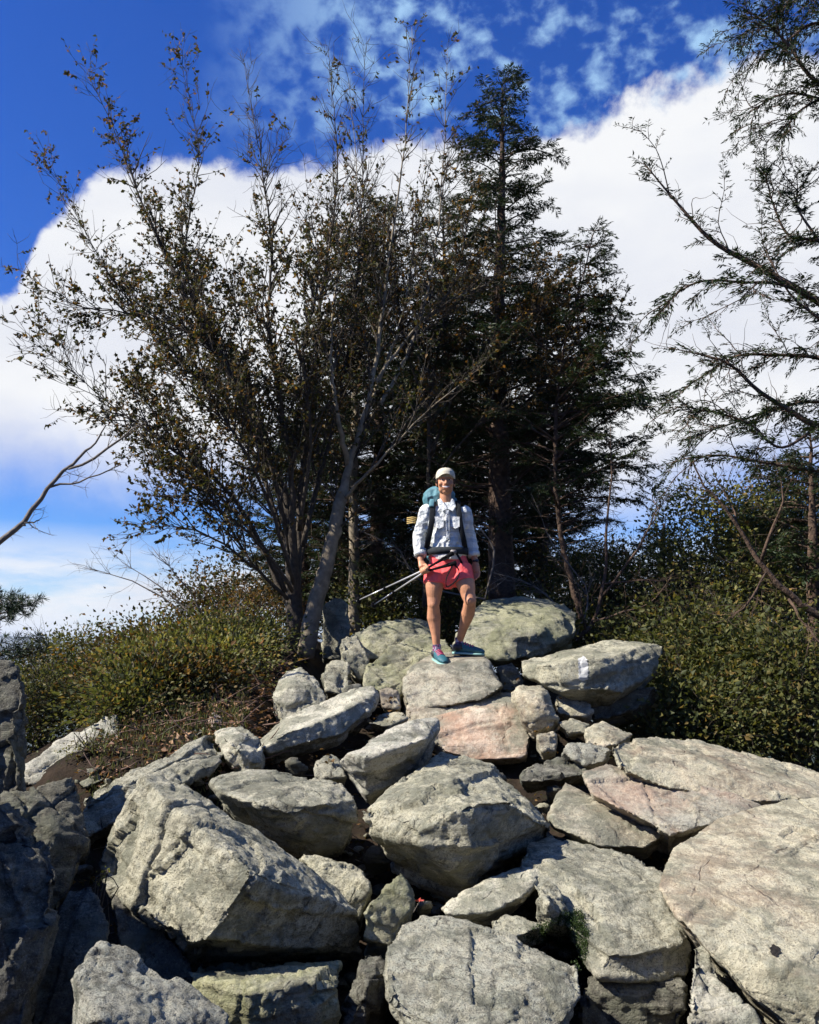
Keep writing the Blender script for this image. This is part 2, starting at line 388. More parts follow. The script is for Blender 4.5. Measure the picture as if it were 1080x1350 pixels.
rock('broad slab with a stepped front edge, right of centre', 3.75,
 [(684,1140,.55),(700,1112,.85),(732,1101,1.0),(780,1110,.95),(832,1123,.85),(867,1153,.6),(898,1210,.3),(914,1252,.15),(902,1284,.1),(850,1293,.02),(789,1284,.0),(771,1241,.1),(749,1188,.3),(815,1236,-.02),(870,1222,.12)], 'grey', thick=.5, group=G, amp=.75)
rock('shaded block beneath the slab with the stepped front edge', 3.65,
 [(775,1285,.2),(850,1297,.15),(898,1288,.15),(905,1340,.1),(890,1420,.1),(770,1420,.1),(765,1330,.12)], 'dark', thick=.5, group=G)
rock('tan triangular slab left of the black cleft', 4.85,
 [(723,1075,.0),(733,1045,.3),(747,1031,.5),(778,1036,.5),(858,1083,.1),(880,1096,-.05),(836,1122,-.2),(784,1110,-.2),(732,1090,-.08)], 'tan', thick=.35, group=G, amp=.5)
rock('long flat slab on the right edge of the pile, uppermost, cut by the photo edge', 5.1,
 [(804,987,.15),(822,976,.4),(850,972,.6),(911,968,.9),(968,976,1.0),(1025,996,.9),(1077,1013,.8),(1150,1030,.7),(1150,1050,.2),(1080,1048,.1),(1020,1055,-.05),(981,1052,-.1),(876,1034,-.1),(815,1008,.0)], 'tan', thick=.4, group=G, amp=.5, drop=.5)
rock('pinkish-edged slab below the uppermost right slab', 4.8,
 [(770,1011,.3),(806,1003,.45),(876,1024,.35),(960,1045,.3),(1000,1062,.15),(946,1083,.0),(889,1103,-.2),(858,1082,-.12),(780,1042,.1)], 'peach', thick=.4, group=G, amp=.5, drop=.4)
huge = rock('huge tilted slab filling the lower right corner', 3.25,
 [(880,1153,.65),(885,1118,.9),(937,1083,1.25),(1011,1057,1.5),(1080,1051,1.5),(1200,1060,1.4),(1230,1440,.0),(1056,1372,.0),(984,1310,.1),(938,1260,.22),(892,1202,.42),(868,1164,.6),(1100,1300,-.02)], 'tan', thick=.4, group=G, amp=.4, vox=.011)
rock('pale rough slab leaning below the huge lower right slab', 3.2,
 [(915,1250,.4),(925,1243,.45),(955,1284,.3),(1003,1350,.1),(1010,1420,.0),(905,1420,.0),(897,1345,.1),(908,1293,.25)], 'pale', thick=.4, group=G)
foot_rock = rock('tall flat-topped rock that the hiker stands on', 7.0,
 [(530,925,-.1),(533,893,.15),(546,878,.30),(566,864,.62),(600,858,.80),(632,858,.80),(652,870,.60),(660,892,.30),(668,912,-.05),(640,920,-.15),(600,928,-.2),(560,935,-.15),(570,880,.16),(600,876,.18),(636,872,.22)], 'tan', thick=.7, group=G, amp=.42, strata=1.2)
rock('middle ledge layer under the rock the hiker stands on, above the pink face', 6.75,
 [(530,930,.1),(560,925,.25),(620,915,.35),(672,908,.3),(684,930,.15),(692,950,.0),(650,958,-.06),(600,965,-.06),(560,968,-.02),(534,960,.0)], 'tan', thick=.7, group=G, amp=.5, strata=1.2)
rock('pink-faced ledge directly below the rock the hiker stands on', 6.5,
 [(560,945,.2),(600,936,.3),(674,924,.3),(690,950,.1),(700,968,.0),(702,992,-.05),(680,1001,-.08),(640,1006,-.08),(585,990,-.05),(562,970,.0)], 'pink', thick=.7, group=G, amp=.5, strata=1.5)
rock('leaning slab left of the rock the hiker stands on', 7.3,
 [(477,905,-.1),(484,875,.2),(512,852,.5),(558,828,.9),(588,836,.9),(600,862,.6),(568,870,.4),(531,890,.1),(526,922,.0),(500,910,-.1)], 'moss', thick=.5, group=G, amp=.7)
rock('greenish slab behind the leaning slab', 8.0,
 [(462,848,-.1),(470,832,.2),(500,818,.4),(540,813,.5),(566,820,.5),(575,840,.3),(520,866,-.1),(480,872,-.15),(503,834,.0)], 'moss', thick=.5, group=G, amp=.8)
rock('dark angular block below the greenish slab', 7.6,
 [(446,840,.1),(470,835,.2),(486,858,.1),(487,890,.0),(470,898,-.05),(452,872,-.05)], 'grey', thick=.45, group=G)
rock('small dark boulder beside the birch base', 7.3,
 [(421,880,.1),(440,868,.25),(464,872,.2),(468,898,.05),(455,918,-.05),(430,912,-.05)], 'grey', thick=.4, group=G)
rock('upright grey rock directly behind the pale birch trunk', 9.1,
 [(426,800,.0),(440,788,.1),(458,792,.1),(462,830,.0),(458,870,0),(424,868,0)], 'grey', thick=.4, group=G)
rock('pale rounded boulder left of the long slab', 6.6,
 [(354,925,.0),(363,892,.2),(378,879,.3),(397,875,.35),(413,884,.3),(431,915,.15),(428,935,.05),(400,950,-.05),(367,949,-.05),(385,905,.0)], 'pale', thick=.4, group=G, amp=.8)
rock('long pale slab lying left of centre, flat top and grey front', 5.9,
 [(334,971,.1),(353,951,.3),(421,919,.6),(481,905,.75),(495,913,.7),(491,933,.5),(441,977,.15),(365,1005,-.02),(343,988,.0),(345,975,-.08),(417,943,.12),(484,918,.45)], 'pale', thick=.35, group=G, amp=.7)
rock('flat-topped rock between the two long slabs', 5.55,
 [(284,965,.25),(310,955,.35),(334,957,.3),(349,985,.1),(347,1015,.0),(322,1023,-.02),(296,1000,.0),(312,985,-.08)], 'pale', thick=.4, group=G)
rock('long coarse slab slanting up to the right behind the big angular block', 5.0,
 [(106,1048,.1),(169,1012,.35),(251,975,.65),(281,963,.75),(297,993,.55),(287,1012,.4),(251,1026,.3),(165,1081,.0),(118,1103,-.05),(106,1079,-.02),(180,1028,.12)], 'grey', thick=.4, group=G, strata=1.6)
rock('narrow dark slab running along the top of the long coarse slab', 5.5,
 [(98,1028,.0),(188,987,.3),(267,955,.6),(272,966,.55),(190,1005,.2),(118,1042,-.05)], 'grey', thick=.4, group=G, strata=1.5)
rock('bright sunlit slab at the left edge of the slope, small plant on it', 5.7,
 [(29,1016,.0),(79,977,.3),(133,946,.55),(152,938,.6),(149,957,.5),(154,977,.35),(118,1000,.15),(102,1020,.05),(60,1036,-.05),(36,1034,-.05)], 'pale', thick=.4, group=G, amp=.8)
rock('pale slab half hidden by leaves at the edge of the shrubs', 7.3,
 [(255,932,.0),(275,906,.2),(322,879,.5),(342,860,.6),(345,893,.4),(306,916,.1),(266,934,-.05)], 'pale', thick=.4, group=G)
rock('small pinkish stone among the dead sticks', 6.2,
 [(270,950,.0),(279,938,.1),(294,944,.1),(296,958,.0),(284,966,-.03),(272,962,-.02)], 'pink', thick=.15, name='stone', cat='stone', group=G)
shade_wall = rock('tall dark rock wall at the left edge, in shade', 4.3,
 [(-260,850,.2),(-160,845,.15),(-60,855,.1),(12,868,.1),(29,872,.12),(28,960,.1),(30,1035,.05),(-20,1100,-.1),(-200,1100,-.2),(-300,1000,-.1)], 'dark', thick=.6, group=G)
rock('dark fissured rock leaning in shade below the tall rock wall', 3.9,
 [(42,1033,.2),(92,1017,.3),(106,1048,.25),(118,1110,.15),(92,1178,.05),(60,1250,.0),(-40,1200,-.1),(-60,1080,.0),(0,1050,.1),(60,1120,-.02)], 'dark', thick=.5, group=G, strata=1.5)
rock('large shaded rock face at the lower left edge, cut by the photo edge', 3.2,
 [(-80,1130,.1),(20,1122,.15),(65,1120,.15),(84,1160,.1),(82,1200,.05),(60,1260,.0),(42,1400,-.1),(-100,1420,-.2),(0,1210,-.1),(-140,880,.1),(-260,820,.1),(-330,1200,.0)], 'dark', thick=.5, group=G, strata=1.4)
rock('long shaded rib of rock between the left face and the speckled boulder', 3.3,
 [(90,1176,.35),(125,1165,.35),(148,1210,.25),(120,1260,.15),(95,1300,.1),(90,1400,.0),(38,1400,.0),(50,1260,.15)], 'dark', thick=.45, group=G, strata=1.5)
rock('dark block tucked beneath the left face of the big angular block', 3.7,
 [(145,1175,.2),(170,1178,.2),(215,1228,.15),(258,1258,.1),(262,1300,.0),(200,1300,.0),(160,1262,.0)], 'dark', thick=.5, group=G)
rock('rough mossy rock between the squarish boulder and the big angular block', 4.3,
 [(395,1128,.1),(440,1133,.2),(480,1148,.1),(490,1172,.0),(478,1215,.0),(430,1180,.0)], 'grey', thick=.4, group=G)
rock('upright wedge of rock in the gap below the squarish boulder', 4.0,
 [(480,1190,.0),(505,1165,.1),(528,1148,.15),(545,1165,.15),(544,1200,.05),(522,1250,.0),(478,1235,-.02)], 'moss', thick=.4, group=G)
rock('large sloping slab behind the hiker to the right', 7.9,
 [(600,852,.1),(612,820,.5),(640,793,1.0),(685,784,1.2),(730,788,1.15),(759,806,.9),(757,842,.5),(700,868,.1),(655,868,.0),(700,829,.2)], 'moss', thick=.5, group=G, amp=.7)
blaze_rock = rock('block with a white painted blaze on its front, right of the hiker', 6.6,
 [(690,869,.4),(740,860,.7),(815,842,.9),(845,845,.9),(875,847,.8),(872,872,.55),(845,900,.3),(806,919,.05),(767,922,-.02),(723,906,.1),(692,889,.3),(723,872,.05),(790,866,.1),(842,860,.45)], 'grey', thick=.5, group=G, amp=.55)
rock('tan stone under the block with the white blaze', 6.7,
 [(732,918,.1),(745,912,.15),(778,925,.1),(782,938,.05),(770,946,.0),(736,942,.0)], 'tan', thick=.3, name='stone', cat='stone', group=G)
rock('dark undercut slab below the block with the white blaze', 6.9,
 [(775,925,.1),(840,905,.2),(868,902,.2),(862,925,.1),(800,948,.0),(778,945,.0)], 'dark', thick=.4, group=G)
rock('double stone standing between the pink ledge and the blaze block', 6.4,
 [(675,913,.1),(688,901,.2),(716,899,.2),(724,915,.12),(737,950,.0),(720,966,-.02),(704,967,-.02),(690,950,.0),(705,925,-.06)], 'tan', thick=.3, group=G)
rock('small squarish stone below the double stone', 6.15,
 [(706,968,.05),(726,961,.1),(736,972,.08),(733,990,.0),(716,994,-.02),(707,984,.0)], 'tan', thick=.25, name='stone', cat='stone', group=G)
rock('flat brownish stone below the tan stone', 6.3,
 [(733,950,.1),(755,944,.15),(778,950,.1),(776,965,.0),(748,968,-.02)], 'tan', thick=.25, name='stone', cat='stone', group=G)
rock('pale slab joining the long right slab at its left end', 5.9,
 [(768,956,.2),(793,948,.4),(837,968,.3),(806,990,.0),(770,978,.0)], 'tan', thick=.3, group=G, amp=.6)
rock('dark speckled wedge of rock left of the right-hand slabs', 5.6,
 [(738,994,.0),(752,980,.1),(768,973,.15),(806,988,.1),(794,1006,-.02),(765,1010,-.04)], 'speck', thick=.3, group=G)
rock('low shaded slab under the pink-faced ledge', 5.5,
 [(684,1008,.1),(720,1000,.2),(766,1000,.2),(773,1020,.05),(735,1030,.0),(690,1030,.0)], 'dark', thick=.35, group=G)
rock('little stone under the leaning slab', 6.9,
 [(498,908,.05),(514,904,.1),(528,914,.08),(527,936,.0),(505,935,.0)], 'tan', thick=.2, name='stone', cat='stone', group=G)
rock('flat pale stone behind the upturned boulder', 6.3,
 [(480,955,.0),(500,940,.15),(530,936,.2),(540,946,.1),(510,962,.0)], 'tan', thick=.25, name='stone', cat='stone', group=G)
rock('half-buried grey stone left of the upturned boulder', 5.4,
 [(411,1008,.05),(432,992,.15),(448,1000,.1),(456,1024,.0),(420,1028,.0)], 'grey', thick=.25, name='stone', cat='stone', group=G)
rock('dark stone in the shade right of the rock the hiker stands on', 7.4,
 [(655,880,.1),(675,872,.2),(692,890,.15),(690,912,.0),(665,915,.0)], 'dark', thick=.35, name='stone', cat='stone', group=G)
rock('low boulder in shadow between the birch base and the leaning slab', 7.0,
 [(455,905,.0),(475,900,.1),(482,925,.0),(470,940,-.02),(452,930,-.02)], 'dark', thick=.3, group=G)
# stones lodged in the gaps
fill = [(515,1215,3.9,16),(498,985,5.6,20),(700,1100,4.6,24),(650,1028,5.6,20),(560,1190,4.0,14),(388,1010,5.6,18),(240,1045,4.9,18),(745,1115,4.6,22),
        (705,1020,5.6,18),(500,1130,4.6,24),(330,1035,5.2,16),(470,950,6.2,16),(520,1100,4.9,26),(735,1045,5.3,20),(640,1232,3.7,14),(100,1120,4.2,20),(310,1060,4.8,18),(720,935,6.9,14),(655,965,7.2,14)]
for i, (px, py, Y, r) in enumerate(fill):
    rs = random.Random(i * 13 + 5)
    a0 = rs.random() * 6
    P = [(px + r * (.8 + .4 * rs.random()) * math.cos(a0 + k * 2 * math.pi / 7), py + .7 * r * (.8 + .4 * rs.random()) * math.sin(a0 + k * 2 * math.pi / 7), .1 * rs.random()) for k in range(7)] + [(px, py - 3, -.06)]
    rock('small stone lodged in a gap of the rock pile', Y + .25, P, 'dark' if i % 2 else 'grey', thick=.2, name='stone', cat='stone', group='stones lodged in the gaps', seed=100 + i, vox=.02)

# ------------------------------------------------------------------ marks that lie on the rocks
_dg = bpy.context.evaluated_depsgraph_get(); _dg.update()
def cast(px, py):
    _dg.update(); ok, loc, nr, i_, ob, _ = scene.ray_cast(_dg, Vector((0, 0, 0)), at(px, py, 1).normalized())
    return (loc, nr, ob) if ok else None
def patch_on(rock_o, name, outline, mat, lift=.004, step=.5):
    "a thin coat that follows the stone: grid of points inside the outline dropped on the surface"
    xs = [p[0] for p in outline]; ys = [p[1] for p in outline]
    def inside(x, y):
        c_ = False; k = len(outline)
        for i in range(k):
            (x1, y1), (x2, y2) = outline[i], outline[(i + 1) % k]
            if (y1 > y) != (y2 > y) and x < (x2 - x1) * (y - y1) / (y2 - y1) + x1: c_ = not c_
        return c_
    bm = bmesh.new(); G_ = {}
    nx = int((max(xs) - min(xs)) / step) + 2; ny = int((max(ys) - min(ys)) / step) + 2
    for i in range(nx):
        for j in range(ny):
            x, y = min(xs) + i * step, min(ys) + j * step
            wob_ = 1.2 * math.sin(y * 1.3 + x * .2)
            if not inside(x + wob_ * .6, y + wob_ * .4): continue
            h_ = cast(x, y)
            if h_ and h_[2] == rock_o: G_[i, j] = bm.verts.new(h_[0] + h_[1] * lift - rock_o.location)
    for (i, j) in list(G_):
        q = [(i, j), (i + 1, j), (i + 1, j + 1), (i, j + 1)]
        if all(k in G_ for k in q): bm.faces.new([G_[k] for k in q])
    r_ = bmesh.ops.solidify(bm, geom=bm.faces[:], thickness=.002)
    me = bpy.data.meshes.new(name); bm.to_mesh(me); bm.free(); me.materials.append(mat)
    o = bpy.data.objects.new(name, me); COL.objects.link(o); o.parent = rock_o; return o
patch_on(blaze_rock, 'painted_blaze', [(762,868),(769,865),(774,868),(776,880),(775,896),(769,898),(763,896),(762,880)], simple('white_paint', (.76, .76, .73), .7, .06, 60, bump=.002), step=.35)
patch_on(huge, 'pit_shade', [(1014,1250),(1020,1246),(1028,1250),(1030,1257),(1024,1263),(1017,1260)], simple('pit_shade', (.03, .025, .022), .9), step=.5)  # flat dark patch standing in for the shade of a small pit
# ------------------------------------------------------------------ ground, far land
def sstep(a, b, x):
    t = np.clip((x - a) / (b - a), 0, 1); return t * t * (3 - 2 * t)
def ground_z(x, y):
    x = np.asarray(x, float); y = np.asarray(y, float)
    P = np.stack([x, y, x * 0], 1)
    z = -2.09 + .256 * np.minimum(y, 8.3)                 # the rubble slope up to the crest
    soil = sstep(-.7, -1.2, x) * sstep(5.0, 5.8, y) * sstep(-3.1, -2.3, x)
    z = z - .50 + .40 * soil
    z = z + sstep(8.3, 10, y) * .15
    z = z - sstep(10, 40, y) * 7 - sstep(30, 400, y) * 60 - sstep(300, 2500, y) * 120
    left = np.maximum(0, -x - 2.2 - .0 * y); right = np.maximum(0, x - 2.2)
    z = z - np.minimum(left * .42, 14) * sstep(3.5, 5.5, y) - np.minimum(right * .36, 14) * sstep(5.0, 6.8, y) - sstep(1.2, 2.4, x) * sstep(5.3, 6.2, y) * .75
    z = z + sstep(-3.5, -16, y) * 11      # unseen rise added behind the viewer to cut the low sky light
    r = np.hypot(x, y)
    z = z + fbm(P * .7, 3, 3) * .10 + fbm(P * .02, 5, 3) * 14 * sstep(40, 300, r) + fbm(P * .0016, 8, 3) * 60 * sstep(300, 2500, r)
    # a long far ridge that reaches the horizon
    rid = np.exp(-((y - 6200) / 900) ** 2) * (260 + 55 * fbm(P * .0007, 11, 3)) * sstep(6000, -200, x)
    z = z + rid
    return z
def spaced(a, near, far, n):
    t = np.linspace(-1, 1, n); return np.sign(t) * (near * np.abs(t) + (far - near) * np.abs(t) ** 7)
gx = spaced(0, 14, 9000, 321); gy = 6 + spaced(0, 14, 9000, 321)
XX, YY = np.meshgrid(gx, gy); ZZ = ground_z(XX.ravel(), YY.ravel())
n = len(gx); idx = np.arange(n * n).reshape(n, n)
Q = np.stack([idx[:-1, :-1], idx[:-1, 1:], idx[1:, 1:], idx[1:, :-1]], -1).reshape(-1, 4)
m, N = new_mat('forest_soil')
tcg = N.n('ShaderNodeTexCoord').outputs['Object']
f1 = N.noise(tcg, 3, 6, .65); f2 = N.noise(tcg, 22, 5, .7); f3 = N.noise(tcg, .02, 6, .6)
cg = N.mix(N.ramp(f1, [(.4, 0), (.6, 1)]), (.016, .012, .009), (.04, .028, .019))
cg = N.mix(N.ramp(f2, [(.55, 0), (.65, 1)]), cg, (.022, .026, .011))
dist = N.n('ShaderNodeVectorMath', {0: tcg}, operation='LENGTH').outputs['Value']
far = N.n('ShaderNodeMapRange', {'Value': dist, 'From Min': 14, 'From Max': 30}).outputs[0]
cg = N.mix(far, cg, N.mix(f3, (.014, .024, .010), (.028, .036, .015)))
b = N.n('ShaderNodeBump', {'Height': N.math('ADD', f1, f2), 'Distance': .03})
p = N.n('ShaderNodeBsdfPrincipled', {'Base Color': cg, 'Roughness': .95, 'Normal': b.outputs[0], 'Specular IOR Level': .1})
N.n('ShaderNodeOutputMaterial', {'Surface': p.outputs[0]})
ground = mesh_np('ground', np.stack([XX.ravel(), YY.ravel(), ZZ], 1), Q.ravel(), np.full(len(Q), 4), m, smooth=True)
tag(ground, 'dark soil and wooded land falling away below the rocks to a far ridge', 'ground', kind='structure')
def gz(x, y): return float(ground_z([x], [y])[0])

# loose rubble wherever the bare slope would show between the big blocks
_dg = bpy.context.evaluated_depsgraph_get(); _rr = random.Random(4); n_st = 0
for _ in range(700):
    if n_st >= 46: break
    px, py = _rr.uniform(110, 1075), _rr.uniform(925, 1345)
    if px < 420 and py < 1010: continue
    _dg.update(); ok, loc, nr, i_, ob, _m = scene.ray_cast(_dg, Vector((0, 0, 0)), at(px, py, 1).normalized())
    if not ok or ob.name != 'ground' or loc.y > 8.5: continue
    r = _rr.uniform(9, 20) * 5 / max(loc.y, 3); a0 = _rr.random() * 6
    P_ = [(px + r * _rr.uniform(.7, 1.2) * math.cos(a0 + k * 6.283 / 6), py + .75 * r * _rr.uniform(.7, 1.2) * math.sin(a0 + k * 6.283 / 6), .12 * _rr.random()) for k in range(6)] + [(px, py - 3, -.05)]
    rock('small stone lodged in a gap of the rock pile', loc.y - .06, P_, 'grey' if n_st % 3 else 'dark', thick=.18, name='stone', cat='stone', group='stones lodged in the gaps', seed=400 + n_st, vox=.02)
    n_st += 1
print('RUBBLE', n_st)
# ------------------------------------------------------------------ plant materials
def leaf_mat(name, stops, trans=.42, rough=.6):
    m, N = new_mat(name)
    g = N.n('ShaderNodeNewGeometry').outputs['Random Per Island']
    c = N.ramp(g, stops)
    d = N.n('ShaderNodeBsdfPrincipled', {'Base Color': c, 'Roughness': rough, 'Specular IOR Level': .3})
    t = N.n('ShaderNodeBsdfTranslucent', {'Color': N.mix(1.0, c, (1.3, 1.25, .7), 'MULTIPLY')})
    mx = N.n('ShaderNodeMixShader', {0: trans, 1: d.outputs[0], 2: t.outputs[0]})
    N.n('ShaderNodeOutputMaterial', {'Surface': mx.outputs[0]})
    return m
LM = dict(
    birch=leaf_mat('birch_leaves', [(0, (0.028, 0.036, 0.011)), (.45, (0.052, 0.052, 0.016)), (.8, (0.096, 0.060, 0.018)), (.93, (0.160, 0.072, 0.016)), (1, (0.208, 0.136, 0.032))]),
    rust=leaf_mat('rusty_leaves', [(0, (0.040, 0.040, 0.012)), (.4, (0.088, 0.056, 0.016)), (.8, (0.152, 0.076, 0.020)), (1, (0.224, 0.136, 0.032))]),
    shrub=leaf_mat('shrub_leaves', [(0, (0.040, 0.052, 0.016)), (.55, (0.075, 0.086, 0.025)), (.85, (0.138, 0.132, 0.040)), (1, (0.196, 0.127, 0.040))]),
    bright=leaf_mat('bright_leaves', [(0, (0.065, 0.081, 0.023)), (.5, (0.130, 0.137, 0.039)), (.85, (0.208, 0.195, 0.058)), (1, (0.260, 0.156, 0.052))]),
    hem=leaf_mat('hemlock_needles', [(0, (0.014, 0.028, 0.010)), (.6, (0.026, 0.046, 0.014)), (1, (0.048, 0.060, 0.020))], trans=.15, rough=.5),
    pine=leaf_mat('pine_needles', [(0, (0.016, 0.036, 0.016)), (1, (0.036, 0.064, 0.028))], trans=.1, rough=.5),
)
BM = dict(
    dark=simple('dark_bark', (.05, .038, .026), .9, .45, 25, bump=.01),
    pale=simple('pale_birch_bark', (.19, .155, .105), .85, .4, 14, bump=.008),
    hem=simple('hemlock_bark', (.075, .046, .03), .95, .5, 18, bump=.02),
    dead=simple('dead_grey_wood', (.14, .12, .10), .9, .35, 25, bump=.006),
)
# ------------------------------------------------------------------ tubes and leaves
class Tubes:
    def __init__(s): s.V = []; s.F = []; s.S = []; s.n = 0
    def add(s, P, r, sides=5):
        P = np.asarray(P, float); k = len(P)
        if k < 2: return
        T = np.gradient(P, axis=0); T /= np.linalg.norm(T, axis=1)[:, None] + 1e-9
        a = np.array([.31, .17, .93]) if abs(T[0, 2]) < .8 else np.array([.95, .2, .1])
        U = np.cross(T, a); U /= np.linalg.norm(U, axis=1)[:, None] + 1e-9; W_ = np.cross(T, U)
        th = np.arange(sides) * 2 * np.pi / sides
        r = np.broadcast_to(np.asarray(r, float), (k,))
        ring = P[:, None] + r[:, None, None] * (np.cos(th)[None, :, None] * U[:, None] + np.sin(th)[None, :, None] * W_[:, None])
        s.V.append(ring.reshape(-1, 3))
        i = np.arange(k - 1)[:, None] * sides; j = np.arange(sides)[None]; j2 = (j + 1) % sides
        q = np.stack([i + j, i + j2, i + sides + j2, i + sides + j], -1).reshape(-1, 4) + s.n
        s.F.append(q.ravel()); s.S.append(np.full(len(q), 4))
        s.F.append(np.arange(sides)[::-1] + s.n); s.S.append([sides])
        s.F.append(np.arange(sides) + s.n + (k - 1) * sides); s.S.append([sides])
        s.n += k * sides
    def build(s, name, mat, parent=None, origin=None):
        if not s.V: return None
        return mesh_np(name, np.concatenate(s.V), np.concatenate(s.F), np.concatenate(s.S), mat, parent, smooth=True, origin=origin)

class Leaves:
    "each leaf is its own small folded blade"
    def __init__(s): s.P = []; s.D = []; s.L = []; s.W = []; s.Nn = []
    def add(s, P, D, L, W_, Nn=None):
        P = np.atleast_2d(P); k = len(P); s.P.append(P); s.D.append(np.broadcast_to(D, (k, 3))); s.L.append(np.broadcast_to(L, (k,))); s.W.append(np.broadcast_to(W_, (k,)))
        s.Nn.append(np.random.normal(size=(k, 3)) if Nn is None else np.broadcast_to(Nn, (k, 3)))
    def build(s, name, mat, parent=None, origin=None, fold=.25):
        P = np.concatenate(s.P); D = np.concatenate(s.D).astype(float); L = np.concatenate(s.L)[:, None]; W_ = np.concatenate(s.W)[:, None]; Nn = np.concatenate(s.Nn)
        D = D / (np.linalg.norm(D, axis=1)[:, None] + 1e-9)
        B = np.cross(D, Nn); B /= np.linalg.norm(B, axis=1)[:, None] + 1e-9; U = np.cross(B, D)
        v0 = P; v1 = P + D * L * .42 + B * W_ * .5 + U * W_ * fold; v2 = P + D * L - U * L * .12; v3 = P + D * L * .42 - B * W_ * .5 + U * W_ * fold; 
        V = np.stack([v0, v1, v2, v3], 1).reshape(-1, 3); k = len(P)
        i = np.arange(k)[:, None] * 4
        F_ = (i + np.array([0, 1, 2, 0, 2, 3])[None]).ravel()
        return mesh_np(name, V, F_, np.full(2 * k, 3), mat, parent, smooth=False, origin=origin)
    def count(s): return sum(len(p) for p in s.P)

def smooth_path(P, n):
    "Catmull-Rom through the points, n samples"
    P = np.asarray(P, float)
    if len(P) == 2: return P[0] + (P[1] - P[0]) * np.linspace(0, 1, n)[:, None]
    Q_ = np.concatenate([[2 * P[0] - P[1]], P, [2 * P[-1] - P[-2]]])
    t = np.linspace(0, len(P) - 1 - 1e-6, n); i = t.astype(int); f = (t - i)[:, None]
    a, b_, c, d = Q_[i], Q_[i + 1], Q_[i + 2], Q_[i + 3]
    return .5 * (2 * b_ + (c - a) * f + (2 * a - 5 * b_ + 4 * c - d) * f * f + (3 * b_ - a - 3 * c + d) * f ** 3)

RN = np.random.RandomState(11)
def unit(v): return v / (np.linalg.norm(v) + 1e-9)
def wander(p, d, L, n, curl=.25, up=0.0):
    pts = [np.array(p, float)]; d = unit(np.array(d, float)); st = L / (n - 1)
    for k in range(n - 1):
        d = unit(d + RN.normal(size=3) * curl / math.sqrt(n) + np.array([0, 0, up / n]))
        pts.append(pts[-1] + d * st)
    return np.array(pts)

def stems3(st, Y):
    "stem given as photo x, photo y, depth offset, radius"
    P = np.array([at(a[0], a[1], Y + a[2]) for a in st]); r = np.array([a[3] for a in st])
    n = max(8, int(np.linalg.norm(np.diff(P, axis=0), axis=1).sum() / .12))
    S_ = smooth_path(P, n); rr = np.interp(np.linspace(0, len(P) - 1, n), np.arange(len(P)), r)
    S_[1:-1] += RN.normal(size=(n - 2, 3)) * .006
    return S_, rr

